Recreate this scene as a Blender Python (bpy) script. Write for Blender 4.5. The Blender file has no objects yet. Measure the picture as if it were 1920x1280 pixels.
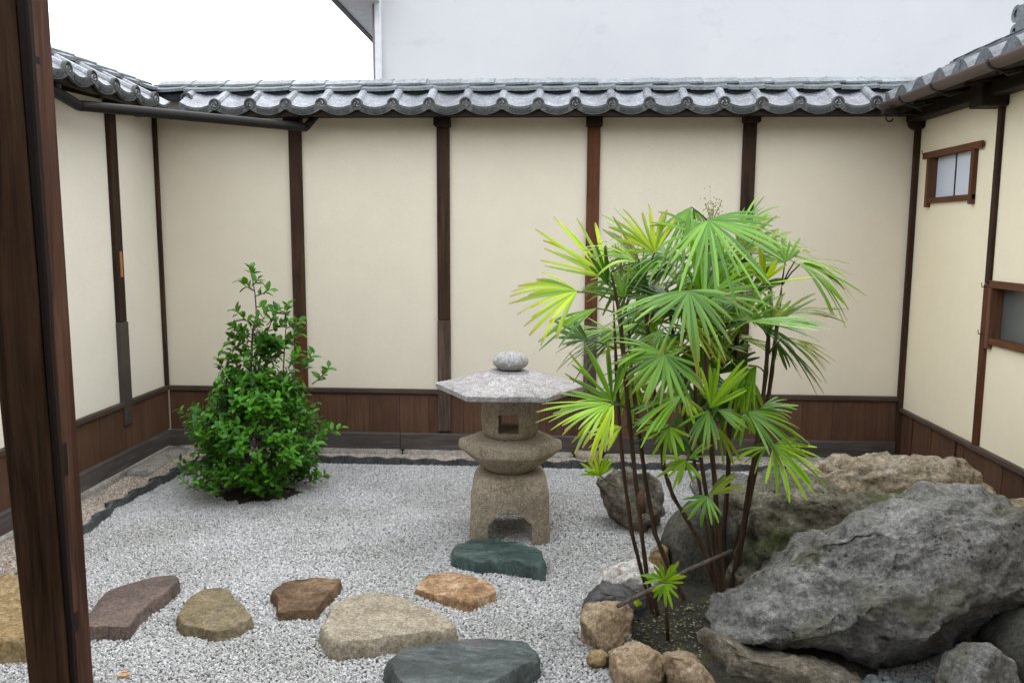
import bpy, bmesh, math, random
import numpy as np
from mathutils import Vector, Matrix, noise

random.seed(7)
R = random.random
def U(a, b): return a + (b - a) * R()
S = bpy.context.scene
COL = S.collection

# ------------------------------------------------------------------ camera
EYE = Vector((0, 0, 1.7))
F_PX, PITCH, YAW, ROLL = 1555.8, 0.1288, 0.0546, 0.0052      # survey of the courtyard (photo 1920 px wide)
_r = Vector((math.cos(YAW), math.sin(YAW), 0))
_f = math.cos(PITCH) * Vector((-math.sin(YAW), math.cos(YAW), 0)) - math.sin(PITCH) * Vector((0, 0, 1))
_u = _r.cross(_f)
RT = math.cos(ROLL) * _r + math.sin(ROLL) * _u
UP = -math.sin(ROLL) * _r + math.cos(ROLL) * _u
FW = _f
cam = bpy.data.cameras.new('camera')
cam.sensor_width = 36
cam.lens = 36 * F_PX / 1920
cam.clip_end = 300
cam.clip_start = 0.05
co = bpy.data.objects.new('camera', cam)
m3 = Matrix((RT, UP, -FW)).transposed()
co.matrix_world = Matrix.Translation(EYE) @ m3.to_4x4()
COL.objects.link(co)
S.camera = co

# ------------------------------------------------------------------ light
EL, AZ = math.radians(58), math.radians(25)
w = bpy.data.worlds.new('World')
S.world = w
w.use_nodes = True
nt = w.node_tree
nt.nodes.clear()
sky = nt.nodes.new('ShaderNodeTexSky')
sky.sky_type = 'NISHITA'
sky.sun_disc = False
sky.sun_elevation = EL
sky.sun_rotation = AZ
sky.dust_density = 4
sky.air_density = 1.5
hs = nt.nodes.new('ShaderNodeHueSaturation')
hs.inputs['Saturation'].default_value = 0.16
mx = nt.nodes.new('ShaderNodeMixRGB')                # overcast: an even white cloud layer over the sky
mx.inputs['Fac'].default_value = 0.72
mx.inputs['Color2'].default_value = (8.85, 9.5, 10.45, 1)
bg = nt.nodes.new('ShaderNodeBackground')
bg.inputs['Strength'].default_value = 0.15
wo = nt.nodes.new('ShaderNodeOutputWorld')
nt.links.new(sky.outputs[0], hs.inputs['Color'])
nt.links.new(hs.outputs[0], mx.inputs['Color1'])
nt.links.new(mx.outputs[0], bg.inputs['Color'])
nt.links.new(bg.outputs[0], wo.inputs['Surface'])
sun = bpy.data.lights.new('sun', 'SUN')
sun.energy = 0.6
sun.angle = math.radians(45)
sun.color = (1, 0.97, 0.92)
so = bpy.data.objects.new('sun', sun)
sd = Vector((math.sin(AZ) * math.cos(EL), math.cos(AZ) * math.cos(EL), math.sin(EL)))
so.rotation_euler = sd.to_track_quat('Z', 'Y').to_euler()
COL.objects.link(so)
S.view_settings.view_transform = 'Standard'
S.view_settings.look = 'None'
S.view_settings.gamma = 1
S.view_settings.exposure = 1.26
S.view_settings.use_curve_mapping = False

# ------------------------------------------------------------------ survey helpers (photo measurement -> metres)
def ray(x, y): return FW + RT * ((x - 960) / F_PX) + UP * ((640 - y) / F_PX)
def on_y(x, y, Y):
    r = ray(x, y); return EYE + r * (Y / r.y)
def on_x(x, y, X):
    r = ray(x, y); return EYE + r * (X / r.x)
def on_z(x, y, Z):
    r = ray(x, y); return EYE + r * ((Z - EYE.z) / r.z)

# ------------------------------------------------------------------ object helpers
def wm(o):
    if o is None: return Matrix.Identity(4)
    return wm(o.parent) @ o.matrix_parent_inverse @ o.matrix_basis
def hang(o, parent):
    if parent is not None:
        o.parent = parent
        o.matrix_parent_inverse = wm(parent).inverted()
def thing(name, label, cat, loc, group=None):
    o = bpy.data.objects.new(name, None)
    o.empty_display_size = 0.1
    o.location = loc
    COL.objects.link(o)
    tag(o, label, cat, group)
    return o
def tag(o, label=None, cat=None, group=None, kind=None):
    if label: o['label'] = label
    if cat: o['category'] = cat
    if group: o['group'] = group
    if kind: o['kind'] = kind
    return o
def new(name, me, parent=None, kind=None, label=None):
    o = bpy.data.objects.new(name, me)
    COL.objects.link(o)
    hang(o, parent)
    if kind: o['kind'] = kind
    if label: o['label'] = label
    return o
def mesh(name, V, Fc, mats, smooth=False, mi=None):
    me = bpy.data.meshes.new(name)
    me.from_pydata([tuple(v) for v in V], [], Fc)
    for m in (mats if isinstance(mats, (list, tuple)) else [mats]): me.materials.append(m)
    if mi is not None: me.polygons.foreach_set('material_index', mi)
    if smooth: me.polygons.foreach_set('use_smooth', [True] * len(me.polygons))
    me.update()
    return me
def bm_mesh(name, bm, mats, smooth=False):
    bmesh.ops.recalc_face_normals(bm, faces=bm.faces)
    me = bpy.data.meshes.new(name)
    bm.to_mesh(me); bm.free()
    for m in (mats if isinstance(mats, (list, tuple)) else [mats]): me.materials.append(m)
    if smooth: me.polygons.foreach_set('use_smooth', [True] * len(me.polygons))
    return me
def bm_box(bm, lo, hi, rot=None):
    lo, hi = Vector(lo), Vector(hi)
    M = Matrix.Translation((lo + hi) / 2)
    if rot is not None: M = M @ rot
    M = M @ Matrix.Diagonal(((hi.x - lo.x), (hi.y - lo.y), (hi.z - lo.z), 1))
    return bmesh.ops.create_cube(bm, size=1, matrix=M)['verts']
def box(name, lo, hi, mat, parent=None, bevel=0.003, rot=None, kind=None, label=None):
    bm = bmesh.new()
    bm_box(bm, lo, hi, rot)
    if bevel: bmesh.ops.bevel(bm, geom=list(bm.edges), offset=bevel, segments=1, affect='EDGES')
    return new(name, bm_mesh(name, bm, mat), parent, kind, label)
def tube_geo(pts, rad, n=8, cap=True):
    pts = [Vector(p) for p in pts]
    V, Fc = [], []
    ref = None
    for i, p in enumerate(pts):
        t = (pts[min(i + 1, len(pts) - 1)] - pts[max(i - 1, 0)]).normalized()
        if ref is None:
            ref = Vector((0, 0, 1)) if abs(t.z) < .9 else Vector((1, 0, 0))
        a = (ref - t * ref.dot(t)).normalized(); ref = a
        b = t.cross(a)
        r = rad[i] if isinstance(rad, (list, tuple)) else rad
        for k in range(n):
            an = 2 * math.pi * k / n
            V.append(p + (a * math.cos(an) + b * math.sin(an)) * r)
    for i in range(len(pts) - 1):
        for k in range(n):
            Fc.append((i * n + k, i * n + (k + 1) % n, (i + 1) * n + (k + 1) % n, (i + 1) * n + k))
    if cap:
        Fc.append(tuple(range(n))[::-1]); Fc.append(tuple((len(pts) - 1) * n + k for k in range(n)))
    return V, Fc
def tube(name, pts, rad, mat, parent=None, n=8, smooth=True):
    V, Fc = tube_geo(pts, rad, n)
    return new(name, mesh(name, V, Fc, mat, smooth), parent)
def prism(name, prof, axis, a, b, mat, parent=None, kind=None):
    """extrude a profile: axis 'x' -> prof is (y,z); axis 'y' -> prof is (x,z)"""
    n = len(prof)
    if axis == 'x': V = [(a, p[0], p[1]) for p in prof] + [(b, p[0], p[1]) for p in prof]
    elif axis == 'y': V = [(p[0], a, p[1]) for p in prof] + [(p[0], b, p[1]) for p in prof]
    else: V = [(p[0], p[1], a) for p in prof] + [(p[0], p[1], b) for p in prof]
    bm = bmesh.new()
    vs = [bm.verts.new(v) for v in V]
    bm.faces.new(vs[:n]); bm.faces.new(vs[n:][::-1])
    for i in range(n): bm.faces.new((vs[i], vs[i + n], vs[(i + 1) % n + n], vs[(i + 1) % n]))
    return new(name, bm_mesh(name, bm, mat), parent, kind)
def lathe_geo(prof, n=24, c=(0, 0, 0)):
    V, Fc = [], []
    for r, z in prof:
        for k in range(n):
            a = 2 * math.pi * k / n
            V.append((c[0] + r * math.cos(a), c[1] + r * math.sin(a), c[2] + z))
    for i in range(len(prof) - 1):
        for k in range(n):
            Fc.append((i * n + k, i * n + (k + 1) % n, (i + 1) * n + (k + 1) % n, (i + 1) * n + k))
    return V, Fc

# ------------------------------------------------------------------ materials
class N:
    def __init__(s, name):
        s.m = bpy.data.materials.new(name); s.m.use_nodes = True
        s.t = s.m.node_tree; s.b = s.t.nodes['Principled BSDF']; s.out = s.t.nodes['Material Output']
        tc = s.t.nodes.new('ShaderNodeTexCoord')
        oi = s.t.nodes.new('ShaderNodeObjectInfo'); s.oi = oi
        va = s.t.nodes.new('ShaderNodeVectorMath'); va.operation = 'ADD'
        sc = s.t.nodes.new('ShaderNodeVectorMath'); sc.operation = 'SCALE'; sc.inputs[3].default_value = 1.0
        vm = s.t.nodes.new('ShaderNodeVectorMath'); vm.operation = 'SCALE'
        vm.inputs[0].default_value = (13.1, 7.7, 5.3)
        s.t.links.new(oi.outputs['Random'], vm.inputs[3])
        s.t.links.new(tc.outputs['Object'], va.inputs[0]); s.t.links.new(vm.outputs[0], va.inputs[1])
        s.co = va.outputs[0]; s.tc = tc
    def L(s, a, b): s.t.links.new(a, b)
    def map(s, st):
        n = s.t.nodes.new('ShaderNodeMapping'); n.inputs['Scale'].default_value = st
        s.L(s.co, n.inputs[0]); return n.outputs[0]
    def noise(s, scale, st=(1, 1, 1), detail=6, rough=.6, dist=0):
        n = s.t.nodes.new('ShaderNodeTexNoise'); n.inputs['Scale'].default_value = scale
        n.inputs['Detail'].default_value = detail; n.inputs['Roughness'].default_value = rough
        n.inputs['Distortion'].default_value = dist
        s.L(s.map(st), n.inputs['Vector']); return n.outputs['Fac']
    def voro(s, scale, st=(1, 1, 1), feat='F1'):
        n = s.t.nodes.new('ShaderNodeTexVoronoi'); n.inputs['Scale'].default_value = scale; n.feature = feat
        s.L(s.map(st), n.inputs['Vector']); return n.outputs['Distance']
    def ramp(s, f, stops):
        n = s.t.nodes.new('ShaderNodeValToRGB'); e = n.color_ramp.elements
        while len(e) < len(stops): e.new(.5)
        for k, (p, c) in enumerate(stops):
            e[k].position = p; e[k].color = (*c, 1) if len(c) == 3 else c
        s.L(f, n.inputs[0]); return n.outputs[0]
    def mix(s, f, a, b, mode='MIX'):
        n = s.t.nodes.new('ShaderNodeMixRGB'); n.blend_type = mode
        for i, v in ((0, f), (1, a), (2, b)):
            if isinstance(v, (int, float)): n.inputs[i].default_value = v
            elif isinstance(v, tuple): n.inputs[i].default_value = (*v, 1)
            else: s.L(v, n.inputs[i])
        return n.outputs[0]
    def math(s, op, a, b=0.0):
        n = s.t.nodes.new('ShaderNodeMath'); n.operation = op
        for i, v in ((0, a), (1, b)):
            if isinstance(v, (int, float)): n.inputs[i].default_value = v
            else: s.L(v, n.inputs[i])
        return n.outputs[0]
    def bump(s, h, strength=.3, dist=.005, prev=None):
        n = s.t.nodes.new('ShaderNodeBump'); n.inputs['Strength'].default_value = strength
        n.inputs['Distance'].default_value = dist; s.L(h, n.inputs['Height'])
        if prev is not None: s.L(prev, n.inputs['Normal'])
        return n.outputs[0]
    def vary(s, col, amt):
        hv = s.t.nodes.new('ShaderNodeHueSaturation')
        v = s.math('ADD', s.math('MULTIPLY', s.oi.outputs['Random'], 2 * amt), 1 - amt)
        s.L(v, hv.inputs['Value']); s.L(col, hv.inputs['Color']); return hv.outputs[0]
    def done(s, col=None, rough=.8, nrm=None, spec=.3):
        if col is not None:
            if isinstance(col, tuple): s.b.inputs['Base Color'].default_value = (*col, 1)
            else: s.L(col, s.b.inputs['Base Color'])
        if isinstance(rough, float): s.b.inputs['Roughness'].default_value = rough
        else: s.L(rough, s.b.inputs['Roughness'])
        s.b.inputs['Specular IOR Level'].default_value = spec
        if nrm is not None: s.L(nrm, s.b.inputs['Normal'])
        return s.m

def wood(name, c1, c2, axis=2, rough=.6, vary=.2, wear=None, spec=.12):
    n = N(name)
    st = [26, 26, 26]; st[axis] = 1.3
    g = n.noise(1.6, tuple(st), 8, .65, .6)
    big = n.noise(2.2, (1, 1, 1), 4)
    col = n.ramp(g, [(.3, c1), (.5, tuple((a + b) / 2 for a, b in zip(c1, c2))), (.72, c2)])
    col = n.mix(n.ramp(big, [(.35, (0, 0, 0)), (.7, (1, 1, 1))]), col, n.mix(.45, col, tuple(.55 * x for x in c1)))
    if wear:
        wv = n.noise(3.5, tuple(.4 * x if i != axis else .8 for i, x in enumerate(st)), 5)
        col = n.mix(n.ramp(wv, [(.55, (0, 0, 0)), (.75, (.7, .7, .7))]), col, wear)
    st2 = [90, 90, 90]; st2[axis] = 3
    fine = n.noise(1.5, tuple(st2), 3)
    nr = n.bump(fine, .25, .002, n.bump(g, .35, .004))
    return n.done(n.vary(col, vary), n.math('ADD', n.math('MULTIPLY', g, .3), rough - .15), nr, spec)

def stone(name, cols, scale=6, grain=60, rough=.85, bump=.5, st=(1, 1, 1), speck=None, moss=None, spec=.25, dist=.006, patch=None, pits=False, var=0):
    n = N(name)
    a = n.noise(scale, st, 8, .65, .4)
    k = len(cols)
    col = n.ramp(a, [(.28 + .44 * i / max(1, k - 1), c) for i, c in enumerate(cols)])
    g = n.noise(grain, (1, 1, 1), 4, .7)
    col = n.mix(.55, col, n.ramp(g, [(.36, (.30, .30, .30)), (.64, (1.6, 1.6, 1.6))]), 'MULTIPLY')
    md = n.noise(grain * .28, st, 5, .75, .3)
    col = n.mix(.5, col, n.ramp(md, [(.36, (.5, .48, .46)), (.62, (1.35, 1.36, 1.38))]), 'MULTIPLY')
    fg = n.noise(grain * 3.6, (1, 1, 1), 3, .8)
    col = n.mix(.45, col, n.ramp(fg, [(.38, (.42, .42, .42)), (.62, (1.55, 1.55, 1.55))]), 'MULTIPLY')
    if patch:
        pc, ps, lo = patch
        col = n.mix(n.ramp(n.noise(ps, st, 6, .7), [(lo, (0, 0, 0)), (lo + .1, (1, 1, 1))]), col, pc)
    if speck:
        v = n.noise(grain * 2.2, (1, 1, 1), 2)
        col = n.mix(n.ramp(v, [(.6, (0, 0, 0)), (.66, (1, 1, 1))]), col, speck)
    if moss:
        mc, ms, lo = moss
        col = n.mix(n.ramp(n.noise(ms, (1, 1, 1), 6, .7), [(lo, (0, 0, 0)), (lo + .12, (.85, .85, .85))]), col, mc)
    nr = n.bump(n.noise(scale * 3.2, st, 8, .7), bump, dist * 2)
    if pits:
        vr = n.voro(34, (1, 1, 1))
        pm = n.math('MULTIPLY', n.ramp(vr, [(.12, (1, 1, 1)), (.26, (0, 0, 0))]), n.ramp(n.noise(7, (1, 1, 1), 4), [(.5, (0, 0, 0)), (.62, (1, 1, 1))]))
        col = n.mix(pm, col, n.mix(.75, col, (.02, .019, .016)))
        nr = n.bump(n.math('SUBTRACT', 1.0, pm), .8, .012, nr)
    nr = n.bump(g, bump, dist * .6, nr)
    if var: col = n.vary(col, var)
    return n.done(col, rough, nr, spec)

def flat(name, c, rough=.6, spec=.3, bump=0, scale=40, var=.12, metal=0):
    n = N(name)
    a = n.noise(scale * .2, (1, 1, 1), 6)
    col = n.mix(var * 3, c, n.ramp(a, [(.3, tuple(x * .6 for x in c)), (.7, tuple(min(1, x * 1.3) for x in c))]))
    nr = n.bump(n.noise(scale), bump, .003) if bump else None
    n.b.inputs['Metallic'].default_value = metal
    return n.done(n.vary(col, var), rough, nr, spec)

def plaster(name, c):
    n = N(name)
    big = n.noise(.9, (1, 1, .5), 5, .55)
    mid = n.noise(5, (1, 1, 1), 6)
    fine = n.noise(170, (1, 1, 1), 4, .7)
    streak = n.noise(1.6, (5, 5, .35), 4)
    col = n.mix(.5, c, n.ramp(big, [(.3, tuple(x * .93 for x in c)), (.7, tuple(x * 1.05 for x in c))]))
    col = n.mix(.22, col, n.ramp(mid, [(.35, tuple(x * .86 for x in c)), (.65, tuple(x * 1.06 for x in c))]))
    col = n.mix(.12, col, n.ramp(streak, [(.35, tuple(x * .9 for x in c)), (.6, c)]))
    col = n.mix(.3, col, n.ramp(fine, [(.3, tuple(x * .75 for x in c)), (.7, tuple(min(1, x * 1.15) for x in c))]))
    nr = n.bump(fine, .22, .002, n.bump(mid, .12, .006))
    return n.done(col, .92, nr, .15)

PL_BACK = plaster('plaster_beige', (.735, .655, .515))
PL_LEFT = plaster('plaster_pale', (.775, .71, .585))
PL_RIGHT = plaster('plaster_yellow', (.83, .735, .535))
W_DARK = wood('wood_dark', (.018, .010, .006), (.080, .042, .024))
W_RED = wood('wood_red', (.055, .019, .008), (.15, .060, .028))
W_WEATH = wood('wood_weathered', (.045, .026, .017), (.150, .105, .080), wear=(.17, .14, .12))
W_BOARD = wood('wood_board', (.080, .040, .023), (.135, .070, .042), vary=.09, wear=(.12, .085, .065))
W_SILL = wood('wood_sill', (.060, .048, .042), (.115, .098, .088), axis=0, vary=.1, wear=(.16, .145, .135))
W_SILLY = wood('wood_sill_side', (.060, .048, .042), (.115, .098, .088), axis=1, vary=.1, wear=(.16, .145, .135))
W_RAIL = wood('wood_rail', (.060, .040, .032), (.125, .09, .072), axis=0)
W_RAILY = wood('wood_rail_side', (.060, .040, .032), (.125, .09, .072), axis=1)
W_EAVE = wood('wood_eave', (.014, .009, .006), (.038, .024, .017), axis=0)
W_EAVEY = wood('wood_eave_side', (.014, .009, .006), (.038, .024, .017), axis=1)
W_NEAR = wood('wood_near_post', (.014, .0075, .004), (.16, .085, .045), rough=.65, vary=0, spec=.08)
W_NEAR2 = wood('wood_near_jamb', (.030, .011, .006), (.125, .058, .035), rough=.6, vary=0, wear=(.15, .08, .05), spec=.12)
W_GROOVE = wood('wood_groove', (.012, .008, .006), (.03, .02, .015), vary=0)
W_FRAME = wood('wood_frame', (.075, .030, .014), (.18, .078, .038), axis=1)
W_FRAMEZ = wood('wood_frame_upright', (.075, .032, .018), (.15, .07, .038), axis=2)
TILE = stone('roof_tile', [(.15, .152, .160), (.215, .217, .227), (.275, .277, .287)], 7, 70, .5, .3, spec=.42, var=.2, dist=.002, patch=((.095, .10, .095), 22, .63))  # tile tops painted paler, putting the sky's reflection into the colour
TILE_F = stone('roof_tile_front_shade', [(.045, .047, .043), (.075, .077, .071), (.11, .11, .105)], 12, 90, .65, .3, spec=.3, var=.2, dist=.002)  # same tile, front faces painted darker than the bright tops
TILE_R = stone('roof_tile_recess_shade', [(.030, .032, .03), (.055, .057, .053)], 12, 90, .7, .3, spec=.25, dist=.002)  # darker tile colour painted as shade in disc recesses and lip relief
TILE_D = stone('roof_tile_weathered_shade', [(.085, .095, .098), (.125, .137, .14), (.17, .182, .185)], 9, 90, .5, .25, spec=.45, dist=.002, moss=((.085, .095, .06), 14, .6))
TILE_W = stone('wave_tile_grey', [(.055, .06, .064), (.09, .098, .103), (.135, .145, .15)], 9, 70, .5, .3, spec=.4, dist=.002, moss=((.07, .08, .055), 14, .6))
TILE_M = stone('ridge_tile', [(.15, .16, .163), (.205, .215, .22), (.26, .27, .275)], 9, 80, .5, .25, spec=.45, var=.2, dist=.002, moss=((.11, .12, .10), 14, .64))
MORTAR = stone('ridge_mortar', [(.022, .024, .028), (.045, .048, .055)], 8, 60, .8)
GUTTER = flat('gutter_brown', (.085, .058, .048), .5, .4, .05, 20)
PIPE = flat('pipe_dark', (.012, .010, .008), .55, .2, .06, 30)
IRON = flat('iron_dark', (.02, .017, .015), .6)
SHEATH = flat('metal_sheath', (.062, .051, .042), .55, .3, .08, 25, .2, .3)
ORANGE_TAG = flat('orange_wood', (.42, .16, .055), .6)
SHOJI = flat('window_paper', (.62, .66, .72), .35, .4, 0, 6, .03)
GREYPANE = flat('window_grey', (.095, .102, .096), .3, .5, .04, 40, .1)
WHITEWALL = None

# ------------------------------------------------------------------ setting: ground
XL, XR, D = -3.0534, 2.5784, 6.2438
soil_m = stone('soil', [(.06, .055, .05), (.12, .11, .10)], 5, 80, .95, .8)
ground_m = stone('ground_bed', [(.09, .088, .085), (.17, .165, .16)], 12, 120, .95, .8)
bm = bmesh.new()
bmesh.ops.create_grid(bm, x_segments=2, y_segments=2, size=60)
for v in bm.verts: v.co.z = -.03; v.co.y += 10
new('ground', bm_mesh('ground', bm, ground_m), None, 'structure')

# ------------------------------------------------------------------ walls
def wall_local(kind):
    """returns f(u, o, z): u along the wall, o metres out from the wall face into the court"""
    if kind == 'back': return lambda u, o, z: Vector((u, D - o, z))
    if kind == 'left': return lambda u, o, z: Vector((XL + o, u, z))
    return lambda u, o, z: Vector((XR - o, u, z))
def wbox(kind, name, u0, u1, o0, o1, z0, z1, mat, parent, bevel=.003, label=None):
    f = wall_local(kind)
    a, b = f(u0, o0, z0), f(u1, o1, z1)
    lo = Vector((min(a.x, b.x), min(a.y, b.y), z0)); hi = Vector((max(a.x, b.x), max(a.y, b.y), z1))
    return box(name, lo, hi, mat, parent, bevel, label=label)

back = thing('boundary_wall', 'long beige plaster wall across the back behind the stone lantern, with tiled coping', 'wall', (0, D, 0))
left = thing('boundary_wall', 'pale plaster wall on the left side running back behind the near timber post', 'wall', (XL, 4, 0))
house = thing('house', 'yellow plaster house side at right with two small windows and brown gutter', 'house', (XR, 4, 0))

# --- back wall: bays
posts = [-1.9695, -.858, .2515, 1.3745]
PW = .047
zt, zs, zb = .5138, .1713, .06
ztop = 2.66
edges = [XL] + posts + [XR]
for i in range(5):
    a = edges[i] + (PW if i else .0); b = edges[i + 1] - (PW if i < 4 else .0)
    wbox('back', 'plaster_panel', a, b, -.10, 0, zt, ztop, PL_BACK, back, 0)
pm = [(W_DARK, W_RED), (W_DARK, W_WEATH), (W_RED, W_WEATH), (W_DARK, W_DARK)]
for i, x in enumerate(posts):
    hi_m, lo_m = pm[i]
    zj = 1.048
    lowz = [.515, .19, .075, .515][i]
    wbox('back', 'post', x - PW, x + PW, -.1, .028, zj + .002, 2.58, hi_m, back, .004)
    wbox('back', 'post_splice', x - PW - .002, x + PW + .002, -.1, .032, max(lowz, .0), zj, lo_m, back, .004, label='redder lower length of post' if i == 0 else None)
    if i < 3: wbox('back', 'bracket', x - PW - .012, x + PW + .012, 0, .11, 2.475, 2.575, W_EAVE, back, .006)
    else: wbox('back', 'bracket', x - PW - .012, x + PW + .014, 0, .09, 2.50, 2.575, W_EAVE, back, .006)
wbox('back', 'post_foot', .2515 - .05, .2515 + .05, .025, .075, .06, .34, W_WEATH, back, .004)
wbox('back', 'corner_post', XL + .001, XL + .03, 0, .03, zt, 2.6, W_DARK, back, .003)
wbox('back', 'corner_post', XR - .04, XR - .001, 0, .035, zb, 2.6, W_DARK, back, .003)
# trim rail, boards, sill
u = XL + .03
segs = [XL + .03, -.86, .25, 1.37, XR - .04]
for a, b in zip(segs[:-1], segs[1:]):
    wbox('back', 'trim_rail', a + .001, b - .001, 0, .034, zt - .035, zt, W_RAIL, back, .004)
while u < XR - .05:
    wd = U(.17, .27)
    e = min(u + wd, XR - .04)
    if XR - .04 - e < .08: e = XR - .04
    wbox('back', 'wainscot_board', u + .0008, e - .0008, -.02, U(.011, .014), zs - .004, zt - .035, W_BOARD, back, .0015)
    u = e
for a, b in zip([XL + .03, -1.2, .75], [-1.2, .75, XR - .04]):
    wbox('back', 'sill_beam', a + .001, b - .001, -.05, .045, zb - .02, zs, W_SILL, back, .006)
wbox('back', 'wall_core', XL - .3, XR + .05, -.22, -.101, -.03, 2.68, PL_BACK, back, 0)

# --- left wall
ly = [5.608, 4.49, 3.37, 2.25, 1.13]
le = [D] + ly + [-.3]
for i in range(6):
    b = le[i] - (.05 if i else 0); a = le[i + 1] + (.05 if i < 5 else 0)
    wbox('left', 'plaster_panel', a, b, -.10, 0, zt, ztop, PL_LEFT, left, 0)
for i, y in enumerate(ly):
    wbox('left', 'post', y - .05, y + .05, -.1, .028, 1.077, 2.58, W_DARK, left, .004)
    wbox('left', 'post_sheath', y - .055, y + .055, -.1, .034, .345, 1.075, SHEATH if i == 0 else W_WEATH, left, .003, label='grey metal sheath on lower post')
wbox('left', 'name_tag', 5.60, 5.625, .028, .036, 1.39, 1.565, ORANGE_TAG, left, .001)
wbox('left', 'trim_rail', -.3, D - .001, 0, .034, zt - .035, zt, W_RAILY, left, .004)
u = -.3
while u < D - .01:
    e = min(u + U(.26, .42), D - .02)
    if D - .02 - e < .1: e = D - .001
    wbox('left', 'wainscot_board', u + .0015, e - .0015, -.02, U(.010, .016), zs - .004, zt - .035, W_BOARD, left, .003)
    u = e
    if e >= D - .03: break
wbox('left', 'sill_beam', -.3, D - .046, -.05, .045, zb - .02, zs, W_SILLY, left, .006)
wbox('left', 'wall_core', -.3, D, -.22, -.101, -.03, 2.68, PL_LEFT, left, 0)

# --- right house wall
ztR = .432
H1 = (5.40, 5.99, 1.96, 2.235)      # window hole y0,y1,z0,z1
H2 = (3.95, 5.03, 1.10, 1.40)
def panel_hole(name, y0, y1, z0, z1, hole, mat, parent):
    bm = bmesh.new()
    def b_(a0, a1, c0, c1): bm_box(bm, (XR, a0, c0), (XR + .10, a1, c1))
    h = (hole[0] - .012, hole[1] + .012, hole[2] - .012, hole[3] + .012)
    b_(y0, y1, z0, h[2]); b_(y0, y1, h[3], z1); b_(y0, h[0], h[2], h[3]); b_(h[1], y1, h[2], h[3])
    return new(name, bm_mesh(name, bm, mat), parent)
panel_hole('plaster_panel', 5.135, D, ztR, 2.75, H1, PL_RIGHT, house)
panel_hole('plaster_panel', 2.95, 5.085, ztR, 2.75, H2, PL_RIGHT, house)
wbox('right', 'plaster_panel', -.3, 2.85, -.10, 0, ztR, 2.75, PL_RIGHT, house, 0)
wbox('right', 'post', 5.085, 5.135, -.1, .022, 1.42, 2.6, W_DARK, house, .004)
wbox('right', 'post_splice', 5.083, 5.137, -.1, .024, ztR, 1.419, W_RED, house, .004, label='redder lower length of post')
wbox('right', 'post', 2.85, 2.95, -.1, .022, ztR, 2.6, W_DARK, house, .004)
wbox('right', 'trim_rail', 5.12, D - .04, 0, .03, ztR - .03, ztR, W_RAILY, house, .004)
wbox('right', 'trim_rail', -.3, 5.118, 0, .034, ztR - .03, ztR + .003, W_RAILY, house, .004)
u = -.3
while u < D - .06:
    e = min(u + U(.2, .30), D - .05)
    if D - .05 - e < .1: e = D - .04
    wbox('right', 'wainscot_board', u + .0015, e - .0015, -.02, U(.004, .012), .0, ztR - .03, W_BOARD, house, .003)
    u = e
    if e >= D - .06: break
for y in (6.02, 5.36):
    wbox('right', 'batten', y - .015, y + .015, .012, .024, .0, ztR - .031, W_BOARD, house, .002)
wbox('right', 'wall_core', -.3, D + .12, -.30, -.201, -.03, 2.75, PL_RIGHT, house, 0)

def window(Hh, pane_m, split, extra):
    y0, y1, z0, z1 = Hh
    f = .035
    fr = wbox('right', 'window', y0 - f, y1 + f, -.03, -.002, z1 + .001, z1 + .002, W_FRAME, house, 0)   # window root: hidden joint line
    bm = bmesh.new()
    a, b = XR - .028, XR + .11
    bm_box(bm, (a, y0 - f - extra, z1 - .002), (b - .12, y1 + f + extra, z1 + .042))
    bm_box(bm, (a + .004, y0 - f, z0 - .035), (b - .005, y1 + f, z0))
    bmesh.ops.bevel(bm, geom=list(bm.edges), offset=.003, segments=1, affect='EDGES')
    new('window_rail', bm_mesh('window_rail', bm, W_FRAME), fr)
    for yy in (y0 - f / 2, y1 + f / 2):
        bm = bmesh.new()
        bm_box(bm, (a - .004, yy - f / 2, z0 - .062), (b - .002, yy + f / 2, z1 - .003))
        bmesh.ops.bevel(bm, geom=list(bm.edges), offset=.003, segments=1, affect='EDGES')
        new('window_stile', bm_mesh('window_stile', bm, W_FRAMEZ), fr)
    if split:
        ym = (y0 + y1) / 2 + .0
        box('pane', (XR + .022, y0, z0), (XR + .027, ym - .004, z1), pane_m, fr, 0)
        box('pane', (XR + .032, ym - .004, z0), (XR + .037, y1, z1), pane_m, fr, 0)
        box('mullion', (XR + .016, ym - .006, z0), (XR + .040, ym + .003, z1), W_GROOVE, fr, .001)
    else:
        box('pane', (XR + .045, y0, z0), (XR + .055, y1, z1), pane_m, fr, 0)
window(H1, SHOJI, True, .08)
window(H2, GREYPANE, False, .0)
for (px, py, dy) in ((1743, 289, .0), (1857, 538, 0), (1850, 626, 0)):
    p = on_x(px, py, XR)
    pts = [p + Vector((.01, 0, 0)), p + Vector((-.05, 0, 0)), p + Vector((-.052, 0, .025))]
    tube('hook_nail', pts, .003, IRON, house, 5)

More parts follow.
